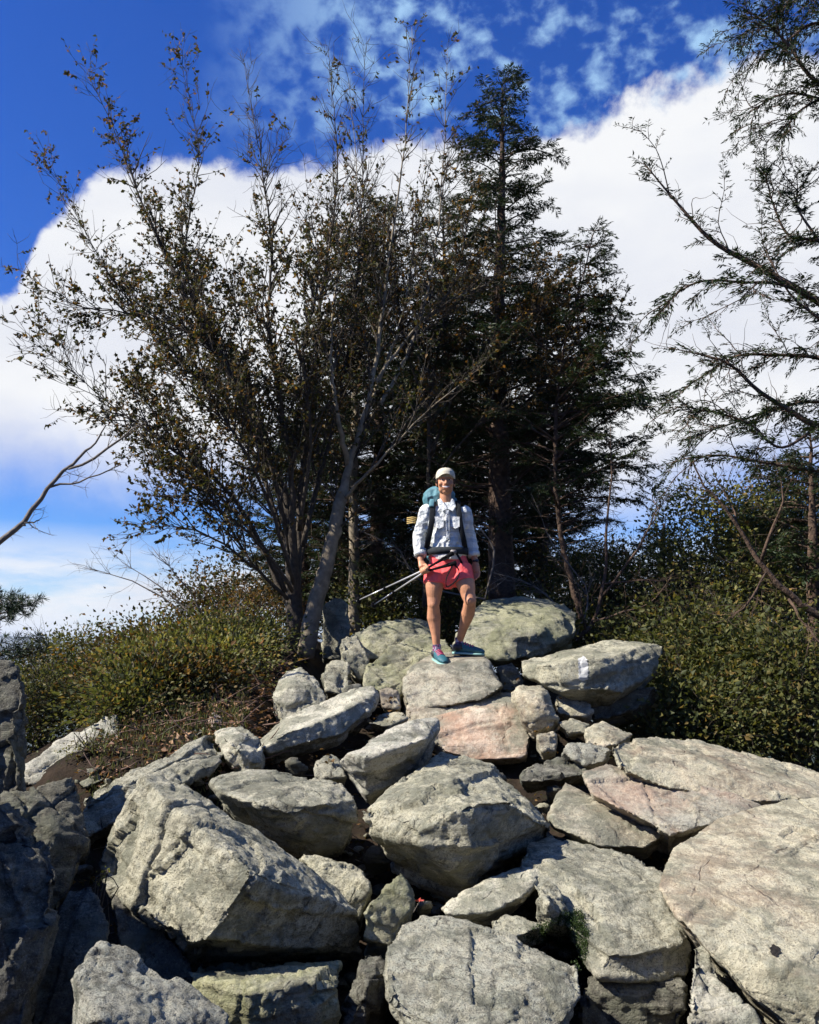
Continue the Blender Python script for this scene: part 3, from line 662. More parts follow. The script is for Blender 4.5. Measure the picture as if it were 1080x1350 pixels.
def broadleaf(label, cat, Y, stems, bark, leafm, name='birch_tree', leaf=.047, bare=None, t0=.25, sp=.11, blen=.9, leafp=.75, per=7, group=None, up=.5, depthspread=1.0, crown=True, twig2=True):
    base = np.array(at(stems[0][0][0], stems[0][0][1], Y + stems[0][0][2]))
    root = empty(name, base, label, cat, group)
    tk, br, lv = Tubes(), Tubes(), Leaves()
    todo = []
    for st in stems:
        S_, rr = stems3(st, Y); tk.add(S_, rr * np.where(rr > .07, .85, .62), 8); todo.append((S_, rr, 1.0, st[0][3]))
        n_ = len(S_); tot_ = np.linalg.norm(np.diff(S_, axis=0), axis=1).sum()
        for q in range(int(tot_ * 2.4)):
            k = int(n_ * RN.uniform(.30, .86)); T = unit(S_[k] - S_[k - 1]); rad = RN.normal(size=3); rad = unit(rad - T * rad.dot(T))
            W2 = wander(S_[k], T + rad * RN.uniform(.25, .55), RN.uniform(.5, 1.3) * (1.25 - k / n_), 14, .28, .45); r2 = np.linspace(min(rr[k] * .5, .012), .002, 14)
            br.add(W2, r2, 5); todo.append((W2, r2, .55, 0))
    for S_, rr, fac, r00 in todo:
        seg = np.linalg.norm(np.diff(S_, axis=0), axis=1); cum = np.concatenate([[0], np.cumsum(seg)]); tot = cum[-1]
        s0 = t0 * tot if r00 > .02 else .08 * tot
        s_ = s0
        while s_ < tot:
            k = min(int(np.searchsorted(cum, s_)), len(S_) - 1); p = S_[k]; T = unit(S_[k] - S_[k - 1]) if k else unit(S_[1] - S_[0])
            t = s_ / tot
            rad = RN.normal(size=3); rad[1] *= depthspread; rad = unit(rad - T * rad.dot(T))
            d = unit(T * RN.uniform(.5, 1.3) + rad * RN.uniform(.5, 1.0) + np.array([0, 0, .12]))
            L = blen * fac * (1.05 - t * .6) * RN.uniform(.25, 1.1)
            B_ = wander(p, d, L, 7, .35, up * .5); r0 = min(rr[k] * .6, .004 + .010 * L)
            br.add(B_, np.linspace(r0, .0018, 7), 4)
            bare_here = bare(p) if bare else 0
            lp = leafp * (1 - bare_here)
            # twigs
            nt = max(2, int(L / .10)) if twig2 else 1
            for q in range(nt):
                f = RN.uniform(.2, 1); kk = min(int(f * 6), 5); pp = B_[kk] + (B_[kk + 1] - B_[kk]) * (f * 6 - kk)
                td = unit(unit(B_[kk + 1] - B_[kk]) * .9 + RN.normal(size=3) * .65 + np.array([0, 0, .2]))
                tl = RN.uniform(.12, .42) * min(1, L + .3)
                T_ = wander(pp, td, tl, 4, .3, up * .3); br.add(T_, np.linspace(.0026, .0012, 4), 3)
                if RN.rand() < lp:
                    m_ = RN.poisson(per)
                    if m_ > 0:
                        ff = RN.uniform(.15, 1.05, m_) * 3; k3 = np.minimum(ff.astype(int), 2); pos = T_[k3] + (T_[k3 + 1] - T_[k3]) * (ff - k3)[:, None]
                        D = RN.normal(size=(m_, 3)) * .7 + td * .4 + np.array([0, 0, -.35])
                        s2 = RN.uniform(.55, 1.2, m_) * leaf
                        lv.add(pos, D, s2, s2 * .62)
            s_ += sp * RN.uniform(.5, 1.5)
    tk.build('trunk', bark, root); br.build('branches', BM['dark'] if bark is not BM['dead'] else bark, root)
    if lv.P: lv.build('foliage', leafm, root)
    return root

def spray(lv, br, p, d, L, w, nm=1.0, droop=.25, dens=1.0):
    "a flat hemlock spray: a twig with short needle tufts on both sides"
    d = unit(d); side = unit(np.cross(d, np.array([0, 0, 1.0]) + RN.normal(size=3) * .35))
    T_ = wander(p, d, L, 5, .2, -droop); br.add(T_, np.linspace(.003, .0012, 5), 3)
    nn = max(3, int(L / .0068 * dens))
    f = RN.uniform(.05, 1, nn); k = np.minimum((f * 4).astype(int), 3); pos = T_[k] + (T_[k + 1] - T_[k]) * (f * 4 - k)[:, None]
    sg = np.where(RN.rand(nn) < .5, -1, 1)[:, None]
    lat = RN.uniform(0, 1, nn)[:, None] ** 1.3
    D = d * .8 + sg * side * 1.0 + RN.normal(size=(nn, 3)) * .22 + np.array([0, 0, -.18])
    wide = w * (1.05 - f[:, None] * .75)
    pos = pos + D / 1.4 * wide * lat
    ln = RN.uniform(.032, .062, nn) * nm
    lv.add(pos, D, ln, ln * .24, np.array([0, 0, 1.0]) + RN.normal(size=(nn, 3)) * .5)

def limb(lv, br, P, r0, r1, spacing=.07, sl=.36, sw=.06, start=.2, needles=1.0, droop=.3, nm=1.0, sides=5):
    br.add(P, np.linspace(r0, r1, len(P)), sides)
    seg = np.linalg.norm(np.diff(P, axis=0), axis=1); cum = np.concatenate([[0], np.cumsum(seg)]); tot = cum[-1]; s_ = start * tot; sg = 1
    while s_ < tot:
        k = max(1, min(int(np.searchsorted(cum, s_)), len(P) - 1)); T = unit(P[k] - P[k - 1]); t = s_ / tot
        side = unit(np.cross(T, np.array([0, 0, 1.0]) + RN.normal(size=3) * .3)) * sg; sg = -sg
        d = T * .9 + side * RN.uniform(.5, 1.1) + np.array([0, 0, RN.normal() * .22])
        L = sl * (1.1 - t * .6) * RN.uniform(.4, 1.25)
        if RN.rand() < needles: 
            spray(lv, br, P[k], d, L, sw, nm, droop)
            if L > .2:
                q = P[k] + unit(d) * L * .5
                spray(lv, br, q, d + side * .8, L * .5, sw * .8, nm, droop); spray(lv, br, q, d - side * .5, L * .5, sw * .8, nm, droop)
        elif RN.rand() < .6:
            br.add(wander(P[k], d, L * 1.2, 5, .5, -.1), np.linspace(.003, .001, 5), 3)
        s_ += spacing * RN.uniform(.5, 1.5)
    spray(lv, br, P[-2], P[-1] - P[-2], .2, sw, nm, droop)

def hemlock(label, Y, trunk, prof, top, bot, name='hemlock_tree', group=None, n=110, dead_below=None, sl=.36, nm=1.0, azbias=None, dens=1.0, bark='hem', lean=.15, extra=None):
    "trunk in photo points; prof = list of (photo y, half width in photo px)"
    S_, rr = stems3(trunk, Y); root = empty(name, S_[0], label, 'tree', group)
    tk, br, lv = Tubes(), Tubes(), Leaves(); tk.add(S_, rr, 10)
    zs = S_[:, 2]; ys = sorted(prof)
    for i in range(n):
        py = bot + (top - bot) * ((i + RN.rand()) / n)
        z = at(540, py, Y).z; k = int(np.argmin(np.abs(zs - z))); p = S_[k]
        w = np.interp(py, [a for a, _ in ys], [b_ for _, b_ in ys]) / F * Y * RN.uniform(.3, 1.3)
        a = RN.uniform(0, 2 * np.pi)
        if azbias is not None and RN.rand() < .5: a = azbias + RN.normal() * .6
        d = np.array([math.cos(a), math.sin(a), .30 + lean])
        P = wander(p, d, max(w, .12), 8, .22, -.55)
        if dead_below and py > dead_below:
            br.add(P, np.linspace(.009, .002, 8), 4)
            for q in range(6):
                kk = RN.randint(2, 7); br.add(wander(P[kk], unit(P[kk] - P[kk - 1]) + RN.normal(size=3) * .6, w * .35, 5, .5, .1), np.linspace(.003, .001, 5), 3)
            if RN.rand() < .55: continue
        limb(lv, br, P, .006 + .010 * min(w, 1), .002, spacing=.085 / dens, sl=sl * min(1, .5 + w * .5), sw=.05, start=.15, nm=nm)
    for (L_, r0, r1, ned) in (extra or []):
        P = smooth_path([at(a[0], a[1], Y + a[2]) for a in L_], 14); limb(lv, br, P, r0, r1, spacing=.07, sl=sl, needles=ned, nm=nm, start=.25)
    tk.build('trunk', BM[bark], root); br.build('branches', BM['hem'], root); lv.build('foliage', LM['hem'], root)
    return root

def shrub(label, cx, cy, Y, rx, ry, nclump, leafm, name='shrub', group=None, leaf=.046, per=58, cl=.17, stems=9, rd=None, bark='dark', flat=.7):
    "leafy shrub: stems from one foot spread to leaf clumps through an uneven crown"
    c = np.array(at(cx, cy, Y)); sx, sz = rx / F * Y, ry / F * Y; sy = rd or (sx + sz) * .4
    z0 = gz(c[0], c[1]); foot = np.array([c[0] + RN.normal() * .1, c[1] + .05, min(z0, c[2] - sz * .7)])
    root = empty(name, foot, label, 'tree' if 'tree' in name else 'shrub', group); lf_ = RN.uniform(.75, 1.25)
    br, lv = Tubes(), Leaves(); hubs = []
    for k in range(stems):
        q = RN.normal(size=3); q = q / np.linalg.norm(q) * RN.rand() ** .4
        tip = c + q * np.array([sx, sy, sz]) * .9
        mid_ = foot * .45 + tip * .55 + RN.normal(size=3) * .08 * sz
        P = smooth_path([foot + RN.normal(size=3) * .04, mid_, tip], 9); hubs.append(P)
        br.add(P, np.linspace(.012 + .008 * sz, .003, 9), 5)
    for k in range(nclump):
        q = RN.normal(size=3); q = q / np.linalg.norm(q) * (RN.uniform(.35, 1) ** .6)
        bumpy = 1 + .22 * math.sin(q[0] * 5 + cx) * math.cos(q[2] * 6 + cy)
        pc = c + q * np.array([sx, sy, sz]) * bumpy
        if pc[2] < z0: pc[2] = z0 + RN.rand() * .1
        h = hubs[RN.randint(len(hubs))]; hp = h[RN.randint(4, 9)]
        T_ = smooth_path([hp, (hp + pc) / 2 + RN.normal(size=3) * .06 + np.array([0, 0, .04]), pc], 5); br.add(T_, np.linspace(.004, .0015, 5), 3)
        m_ = RN.poisson(per)
        if m_ < 1: continue
        o_ = RN.normal(size=(m_, 3)) * cl * RN.uniform(.6, 1.35) * np.array([1, 1, flat])
        D = o_ + RN.normal(size=(m_, 3)) * .10 + np.array([0, 0, .02]); s2 = RN.uniform(.45, 1.35, m_) * leaf * lf_
        lv.add(pc + o_, D, s2, s2 * .6)
    for k in range(int(nclump * .22) if nclump > 50 else 0):
        h = hubs[RN.randint(len(hubs))]; q = unit(RN.normal(size=3) + np.array([0, -.35, .5])); pc = c + q * np.array([sx, sy, sz]) * RN.uniform(.85, 1.15)
        T_ = wander(pc - q * .35, q + RN.normal(size=3) * .3 + np.array([0, 0, .5]), RN.uniform(.35, .75), 7, .5, .3); br.add(T_, np.linspace(.0035, .001, 7), 4)
        for _ in range(3): kk = RN.randint(2, 6); br.add(wander(T_[kk], unit(T_[kk] - T_[kk - 1]) + RN.normal(size=3) * .6, .18, 4, .4, .2), np.linspace(.0018, .0008, 4), 3)
    br.build('branches', BM[bark], root); lv.build('foliage', leafm, root)
    return root

# ------------------------------------------------------------------ the birch clump
def bare_top(p):
    # the middle top of the clump has lost its leaves
    d = Vector(p); yy = CT * d.y + ST * d.z; zz = -ST * d.y + CT * d.z
    px, py = 540 + F * d.x / yy, 675 - F * zz / yy
    b_ = 0
    if py < 330: b_ = .35
    if 300 < px < 520 and py < 300: b_ = .86
    if px < 170 and py > 470: b_ = .6
    if px < 120: b_ = max(b_, .45)
    return b_
broadleaf('many-stemmed dark birch fanning up and left from the rocks, brown and olive leaves', 'tree', 8.9, [
    [(393,872,.0,.13),(388,800,.0,.10),(384,720,.05,.075),(375,650,.1,.062),(345,590,.1,.052),(300,490,.1,.040),(250,400,.0,.028),(190,275,-.1,.016),(150,170,-.1,.008),(112,88,-.1,.003)],
    [(392,820,.0,.07),(386,720,-.1,.06),(386,640,-.2,.048),(372,540,-.3,.036),(354,430,-.4,.026),(358,330,-.4,.018),(345,220,-.4,.009),(322,85,-.4,.003)],
    [(386,760,.1,.06),(368,640,.3,.045),(325,520,.4,.034),(270,430,.5,.024),(245,320,.5,.015),(262,200,.5,.008),(237,72,.5,.003)],
    [(392,790,.1,.06),(396,650,.3,.048),(412,520,.4,.034),(425,380,.4,.022),(445,230,.4,.011),(432,60,.4,.003)],
    [(384,730,.0,.05),(352,600,-.3,.034),(290,470,-.5,.024),(205,420,-.6,.015),(100,402,-.7,.007),(25,355,-.8,.003)],
    [(382,740,.2,.05),(330,590,.5,.032),(235,470,.8,.020),(150,370,.9,.011),(60,205,1.0,.003)],
    [(376,780,-.1,.045),(310,660,-.5,.028),(225,590,-.7,.016),(130,520,-.8,.008),(20,425,-.9,.003)],
    [(380,800,.2,.04),(330,700,.3,.026),(250,620,.3,.016),(160,560,.4,.008),(95,540,.4,.003)],
    [(398,720,.2,.045),(440,560,.5,.032),(465,420,.6,.022),(478,250,.6,.011),(480,60,.6,.003)],
    [(380,790,-.1,.035),(325,740,-.4,.022),(260,700,-.5,.012),(190,690,-.6,.004)],
    [(384,790,.3,.035),(330,740,.5,.024),(270,640,.6,.015),(215,560,.6,.008),(170,500,.6,.003)],
    [(386,780,-.3,.035),(345,720,-.6,.024),(300,680,-.8,.015),(240,640,-.9,.008),(190,600,-.9,.003)],
    [(390,760,.5,.035),(360,620,.8,.024),(330,500,.9,.015),(310,400,.9,.008),(290,320,.9,.003)],
    [(394,760,.4,.035),(420,620,.8,.024),(450,500,.9,.015),(490,400,.9,.008),(500,300,.9,.003)],
    [(388,770,-.2,.035),(350,650,-.6,.024),(300,560,-.8,.015),(250,520,-.9,.008),(200,440,-1.,.003)],
    [(395,700,-.1,.04),(410,580,-.4,.026),(400,470,-.6,.018),(420,360,-.7,.010),(405,250,-.7,.003)],
], BM['dark'], LM['birch'], bare=bare_top, t0=.2, sp=.055, blen=.78, leafp=.88, per=7.5)
broadleaf('birch with a pale curved trunk leaning right beside the dark birch, thin leafy top', 'tree', 8.8, [
    [(402,868,.0,.11),(415,800,.0,.098),(428,755,.0,.090),(440,700,.0,.080),(452,650,.0,.072),(461,612,.0,.062),(480,550,.0,.045),(500,450,.1,.034),(515,330,.1,.022),(535,180,.1,.010),(543,35,.1,.003)],
    [(460,615,.0,.05),(448,560,-.2,.036),(436,470,-.3,.025),(445,360,-.3,.016),(470,240,-.3,.008),(460,110,-.3,.003)],
    [(470,580,.0,.045),(520,500,.2,.032),(560,400,.3,.022),(582,260,.3,.012),(590,65,.3,.003)],
    [(476,560,.1,.04),(500,500,.5,.028),(530,420,.7,.020),(545,330,.8,.012),(565,220,.8,.004)],
    [(450,660,.0,.035),(500,610,-.3,.02),(560,545,-.5,.012),(640,480,-.6,.004)],
    [(490,510,.1,.03),(560,420,.4,.02),(630,380,.6,.012),(700,360,.8,.004)],
], BM['pale'], LM['birch'], bare=lambda p: .5 if p[2] > 4.3 else .25, t0=.36, sp=.075, blen=.75, leafp=.75, per=6)
broadleaf('slender rusty-leaved maple mixed among the conifers behind the hiker', 'tree', 10.0, [
    [(560,800,.0,.05),(565,650,.0,.04),(570,500,.0,.03),(600,380,.0,.018),(625,250,.0,.004)],
    [(566,600,.0,.03),(620,480,.0,.022),(690,420,-.2,.014),(740,380,-.2,.004)],
    [(566,560,.0,.03),(650,460,.0,.02),(730,450,-.3,.012),(790,400,-.3,.004)],
    [(568,560,.0,.03),(540,470,-.2,.02),(520,380,-.2,.012),(505,300,-.2,.004)],
    [(566,640,.0,.025),(630,560,-.2,.016),(700,520,-.4,.010),(760,480,-.4,.003)],
], BM['dark'], LM['rust'], name='maple_tree', t0=.3, sp=.06, blen=.9, leafp=.88, per=8)
# ------------------------------------------------------------------ conifers
GH = 'hemlocks behind the hiker'
hemlock('tall hemlock with a thick reddish trunk right of the hiker, pointed dark top', 10.6,
    [(662,790,.0,.17),(660,700,.0,.145),(658,600,.0,.125),(657,500,.0,.10),(658,380,.0,.075),(662,250,.0,.045),(662,112,.0,.008)],
    [(105,14),(140,42),(200,66),(260,64),(330,72),(400,110),(480,150),(560,165),(640,150),(720,130)], 108, 720, n=250, dead_below=600, group=GH, sl=.38, nm=1.1,
    extra=[([(655,600,.0),(600,612,-.3),(560,590,-.5),(520,560,-.6)], .02, .004, .4), ([(656,640,.0),(610,640,-.5),(575,610,-.8),(530,600,-.9)], .018, .004, .1),
           ([(660,650,.0),(720,600,-.2),(780,540,-.3),(840,520,-.3)], .02, .004, .9), ([(660,690,.0),(730,640,-.3),(800,600,-.5),(850,575,-.5)], .02, .004, .8),
           ([(660,560,.0),(720,500,-.2),(760,400,-.2),(782,310,-.2)], .022, .004, .8), ([(660,590,.0),(740,520,.2),(800,440,.2),(820,400,.2)], .02, .004, .7),
           ([(660,680,.0),(620,690,-.5),(590,700,-.6)], .014, .004, .0)])
hemlock('narrow younger hemlock leaning at the right edge of the grove', 9.7,
    [(772,835,.0,.035),(752,760,.0,.032),(738,690,.0,.028),(732,600,.0,.024),(742,470,.0,.016),(783,305,.0,.003)],
    [(300,8),(340,26),(400,50),(460,85),(520,120),(580,130),(640,110),(720,60)], 305, 720, n=130, dead_below=640, group=GH, sl=.34, azbias=0.0,
    extra=[([(735,600,.0),(790,560,-.2),(835,530,-.3),(868,560,-.3)], .014, .003, 1.), ([(735,560,.0),(780,500,-.2),(820,470,-.2),(845,500,-.2)], .014, .003, 1.),
           ([(738,640,.0),(790,620,-.3),(830,600,-.4),(860,610,-.4)], .012, .003, .9), ([(742,480,.0),(775,430,.1),(800,395,.1),(812,380,.1)], .010, .003, .9)])
hemlock('hemlock with a pale-barked straight trunk between the birch and the hiker', 11.0,
    [(467,835,.0,.075),(467,740,.0,.065),(466,640,.0,.058),(470,500,.0,.045),(478,360,.0,.02),(480,240,.0,.004)],
    [(240,8),(330,30),(450,70),(550,95),(650,100),(760,90)], 245, 770, n=170, dead_below=640, group=GH, bark='pale')
hemlock('hemlock with a dark trunk just left of the hiker', 11.8,
    [(498,830,.0,.10),(497,700,.0,.09),(500,560,.0,.07),(505,400,.0,.04),(508,260,.0,.004)],
    [(260,8),(360,40),(480,85),(600,110),(770,110)], 265, 775, n=190, dead_below=690, group=GH)
hemlock('dense hemlock filling the dark space behind the head of the hiker', 12.6,
    [(590,850,.0,.11),(590,700,.0,.09),(588,500,.0,.06),(585,330,.0,.02),(585,250,.0,.004)],
    [(250,8),(380,60),(520,105),(650,120),(790,120)], 255, 800, n=240, group=GH)
hemlock('hemlock at the back of the grove behind the thick reddish trunk', 13.2,
    [(715,850,.0,.10),(715,650,.0,.08),(712,480,.0,.04),(710,380,.0,.004)],
    [(370,8),(480,70),(600,110),(700,110),(800,95)], 380, 800, n=170, group=GH)
hemlock('hemlock in the gap between the dark trunk and the thick reddish trunk', 14.0,
    [(560,860,.0,.10),(560,650,.0,.08),(560,440,.0,.004)], [(440,8),(520,80),(620,130),(700,150),(840,150)], 445, 840, n=200, group=GH)
hemlock('low hemlock far back behind the pale-barked trunk', 14.4,
    [(450,860,.0,.10),(450,700,.0,.08),(450,540,.0,.004)], [(540,8),(620,90),(700,130),(840,140)], 545, 840, n=150, group=GH)
hemlock('low hemlock far back behind the sloping slab', 14.8,
    [(660,860,.0,.10),(660,700,.0,.08),(660,520,.0,.004)], [(520,8),(600,90),(700,140),(840,140)], 525, 840, n=170, group=GH)
hemlock('small dark hemlock behind the dark birch stems', 12.2,
    [(400,860,.0,.08),(400,700,.0,.06),(402,560,.0,.03),(404,470,.0,.004)],
    [(460,8),(560,60),(680,95),(800,105)], 470, 810, n=140, group=GH)
# bare sapling curving up right of the grove, one green tip
def twiggy(label, Y, stems, bark='dead', name='dead_sapling', cat='sapling', green=None, tw=.5, n=9, group=None, r=.003):
    P0, _ = stems3(stems[0], Y); root = empty(name, P0[0], label, cat, group)
    tk, br, lv = Tubes(), Tubes(), Leaves()
    for st in stems:
        S_, rr = stems3(st, Y); tk.add(S_, rr, 6)
        for q in range(n):
            k = RN.randint(int(len(S_) * .25), len(S_) - 1); T = unit(S_[k + 1] - S_[k])
            B_ = wander(S_[k], T + RN.normal(size=3) * .6, tw * RN.uniform(.3, 1), 6, .5, .15); br.add(B_, np.linspace(min(r, rr[k] * .7), .001, 6), 3)
            for _ in range(3):
                kk = RN.randint(1, 5); br.add(wander(B_[kk], unit(B_[kk] - B_[kk - 1]) + RN.normal(size=3) * .7, tw * .3, 4, .5, .1), np.linspace(.0018, .0008, 4), 3)
    for g_ in (green or []):
        P = smooth_path([at(a[0], a[1], Y + a[2]) for a in g_], 10); limb(lv, br, P, .006, .002, spacing=.04, sl=.22, start=.1)
    tk.build('trunk', BM[bark], root); br.build('branches', BM[bark], root)
    if lv.P: lv.build('foliage', LM['hem'], root)
    return root
twiggy('curving sapling right of the grove with one green tuft at its tip', 9.0, [
    [(760,845,.0,.022),(785,815,.0,.020),(797,760,.0,.018),(800,700,.0,.014),(806,620,.0,.008),(805,560,.0,.003)],
    [(790,790,.0,.016),(830,740,-.1,.012),(858,690,-.1,.009),(872,660,-.1,.005)],
    [(795,770,.0,.012),(850,765,-.2,.008),(890,765,-.2,.003)],
    [(780,820,.0,.012),(830,805,-.3,.008),(865,790,-.4,.006),(885,760,-.4,.003)],
    [(772,830,.0,.012),(762,780,-.1,.008),(735,740,-.2,.003)]], bark='hem', green=[[(862,688,-.1),(875,662,-.1),(893,645,-.1)], [(868,670,-.1),(860,655,.1),(868,640,.2)]], tw=.45, group=None)
twiggy('dead grey sapling with bare arching twigs below the thick reddish trunk', 9.3, [
    [(760,845,.0,.014),(735,800,.0,.012),(700,770,.0,.008),(650,755,.0,.003)],
    [(760,840,.0,.012),(775,780,.2,.009),(730,720,.2,.006),(700,650,.2,.002)],
    [(640,790,.3,.012),(650,720,.3,.009),(610,680,.3,.006),(570,670,.2,.002)],
    [(640,790,.3,.012),(560,770,.5,.009),(520,720,.5,.006),(470,700,.5,.002)]], tw=.6, n=14)
# the hemlock on the right: its trunk stands outside the picture, its limbs reach in
def right_limbs():
    Y = 6.2
    root = empty('hemlock_tree', at(1330, 1000, Y), 'hemlock reaching in from the right edge with long bare limbs and thin needles', 'tree')
    tk, br, lv = Tubes(), Tubes(), Leaves()
    S_, rr = stems3([(1330,1000,0,.16),(1320,700,0,.14),(1310,400,0,.11),(1300,100,0,.08),(1290,-200,0,.03)], Y); tk.add(S_, rr, 10)
    LL = [([(1315,560,0),(1200,470,-.1),(1080,398,-.2),(1000,352,-.2),(940,318,-.2),(895,270,-.2),(850,216,-.2)], .040, .004, .45, .26),
          ([(1080,398,-.2),(1030,375,-.3),(980,372,-.4),(930,370,-.5),(895,385,-.5),(870,412,-.5)], .014, .003, .75, .24),
          ([(1315,640,0),(1200,600,-.1),(1080,562,-.2),(1040,540,-.2),(1000,515,-.2),(965,482,-.2),(935,470,-.2),(880,458,-.2)], .030, .003, .55, .26),
          ([(1315,560,.2),(1180,500,.3),(1080,472,.3),(1020,468,.3),(970,470,.3),(920,500,.3),(885,525,.3)], .022, .003, .65, .26),
          ([(1310,400,.2),(1180,350,.2),(1080,318,.2),(1040,310,.2),(1020,270,.2),(1010,235,.2)], .022, .003, .95, .26),
          ([(1080,318,.2),(1050,270,.3),(1060,240,.3)], .012, .003, .95, .22),
          ([(1315,620,.3),(1180,560,.4),(1080,530,.4),(1020,540,.4),(960,560,.4),(915,575,.4)], .022, .003, .9, .28),
          ([(1315,680,.1),(1180,640,.1),(1080,622,.1),(1010,610,.1),(950,600,.1),(905,605,.1)], .022, .003, .7, .26),
          ([(1080,562,-.2),(1030,590,-.3),(990,560,-.3),(950,545,-.3),(905,540,-.3)], .012, .003, .85, .24),
          ([(1305,240,0),(1180,150,-.1),(1080,110,-.1),(1040,60,-.1),(1010,30,-.1),(978,10,-.1)], .026, .003, 1.0, .26),
          ([(1305,240,.1),(1180,170,.1),(1080,130,.1),(1030,125,.1),(985,150,.1)], .020, .003, .9, .26),
          ([(1080,130,.1),(1050,150,.1),(1035,175,.1)], .012, .003, .8, .2),
          ([(1300,120,.1),(1180,60,.1),(1080,30,.1),(1030,60,.1),(990,70,.1)], .020, .003, 1.0, .28),
          ([(1300,60,.3),(1180,10,.3),(1080,-10,.3),(1010,25,.3),(975,50,.3)], .020, .003, 1.0, .28),
          ([(1315,600,-.2),(1180,500,-.3),(1080,420,-.4),(1040,385,-.4),(1010,330,-.4)], .02, .003, .7, .26)]
    for P, r0, r1, ned, sl in LL:
        limb(lv, br, smooth_path([at(*( (a[0], a[1], Y + a[2]))) for a in P], 26), r0, r1, spacing=.030, sl=sl * 1.15, needles=min(1, ned * 1.2), start=.32, droop=.35, sw=.055, nm=.85)
        Pp = smooth_path([at(a[0], a[1], Y + a[2]) for a in P], 26)
        for q in range(11):
            k = RN.randint(8, 24); W2 = wander(Pp[k], unit(Pp[k + 1] - Pp[k]) + RN.normal(size=3) * .5, RN.uniform(.25, .6), 8, .6, -.2)
            if RN.rand() < ned * .6: limb(lv, br, W2, .005, .0015, spacing=.05, sl=.15, start=.2, droop=.35, sw=.035, nm=.62)
            else: br.add(W2, np.linspace(.004, .001, 8), 3)
    tk.build('trunk', BM['hem'], root); br.build('branches', BM['hem'], root); lv.build('foliage', LM['hem'], root)
right_limbs()
twiggy('leaning dead tree with crooked dark limbs in front of the right-hand bushes', 7.4, [
    [(1230,900,.2,.045),(1150,850,.1,.036),(1080,812,.0,.030),(1040,785,.0,.026),(1005,745,.0,.021),(980,705,.0,.016),(950,662,.0,.012),(922,632,.0,.008),(912,605,.0,.006),(907,632,.0,.002)],
    [(1003,742,.0,.016),(1018,700,-.1,.011),(1030,670,-.1,.008),(1032,640,-.1,.005),(1022,600,-.1,.002)],
    [(1010,755,.0,.009),(990,790,-.2,.010),(965,815,-.2,.003)],
    [(1040,790,.0,.013),(1070,835,-.2,.010),(1120,890,-.3,.007)],
    [(975,698,.0,.010),(960,655,.1,.006),(930,600,.1,.002)]], bark='hem', name='dead_tree', cat='dead tree', tw=.5, n=9)
twiggy('forked dead bough rising from the left edge against blue sky', 6.4, [
    [(-190,1000,.0,.045),(-90,830,.0,.034),(-20,735,.0,.026),(30,690,.0,.020),(65,642,.0,.016),(100,607,.0,.012),(125,585,.0,.008),(140,560,.0,.005)],
    [(90,618,.0,.010),(130,602,.0,.010),(170,570,.0,.007),(190,558,.0,.002)],
    [(66,642,.0,.009),(110,632,.0,.006),(160,612,.0,.004)],
    [(28,692,.0,.010),(40,688,.0,.007),(52,686,.0,.003)]], name='dead_tree', cat='dead tree', tw=.28, n=5)
def pine():
    Y = 8.0; root = empty('pine_tree', at(-110, 1010, Y), 'pine at the far left edge, two needle boughs above the dark rock wall', 'tree')
    tk, br, lv = Tubes(), Tubes(), Leaves()
    S_, rr = stems3([(-110,1010,0,.08),(-105,850,0,.07),(-110,740,0,.04),(-110,600,0,.01)], Y); tk.add(S_, rr, 8)
    for P in ([(-105,830,0),(-40,815,0),(5,808,0),(44,796,0)], [(-105,850,0),(-40,835,0),(5,815,0),(30,802,0)], [(-105,890,0),(-40,870,0),(10,858,0),(48,856,0)], [(-105,900,0),(-40,885,.2),(10,870,.2),(40,862,.2)], [(-105,820,0),(-50,800,.2),(-10,790,.2),(20,797,.2)]):
        P = smooth_path([at(a[0], a[1], Y + a[2]) for a in P], 16); br.add(P, np.linspace(.012, .004, 16), 5)
        for k in range(5, 16):
            for q in range(3):
                tip = P[k] + RN.normal(size=3) * .045 + np.array([.02, 0, .03]); m_ = 26
                br.add(np.array([P[k], tip]), .002, 3)
                D = RN.normal(size=(m_, 3)) + np.array([.5, 0, .35]); lv.add(np.repeat(tip[None], m_, 0), D, RN.uniform(.05, .09, m_), .004)
    tk.build('trunk', BM['hem'], root); br.build('branches', BM['hem'], root); lv.build('foliage', LM['pine'], root)
pine()
# ------------------------------------------------------------------ shrubs
GR = 'bushes on the right slope'; GL = 'bushes on the left slope'
for a in [
    ('tall olive bush at the right edge below the reaching hemlock limbs', 1035, 810, 10.5, 120, 190, 330, 'shrub'),
    ('rounded bush with yellowish leaves behind the dead leaning tree', 955, 785, 9.8, 100, 150, 270, 'bright'),
    ('dark green bush just right of the block with the white blaze', 930, 890, 8.3, 90, 95, 190, 'shrub'),
    ('low bush behind the huge right slabs, against the right edge', 1050, 930, 7.6, 95, 95, 150, 'shrub'),
    ('olive bush between the curving sapling and the yellowish bush', 850, 810, 11.0, 85, 95, 190, 'shrub'),
    ('tall loose bush in the middle of the right slope, top against the sky', 1025, 735, 12.0, 65, 90, 180, 'shrub'),
    ('rusty brown bush low behind the blaze block', 830, 790, 13.0, 80, 70, 110, 'rust'),
    ('distant bush under the patch of blue sky on the right', 880, 790, 14.5, 75, 70, 100, 'bright'),
    ('dark leafy bush in shade right behind the blaze block', 860, 880, 9.2, 75, 80, 110, 'shrub'),
    ('tangled low bush in deep shade above the long flat slab', 910, 960, 7.4, 85, 50, 90, 'shrub'),
    ('high bush at the far right behind the others, top against the sky', 1070, 720, 12.5, 150, 110, 280, 'rust')]:
    shrub(a[0], a[1], a[2], a[3], a[4], a[5], a[6], LM[a[7]], group=GR)
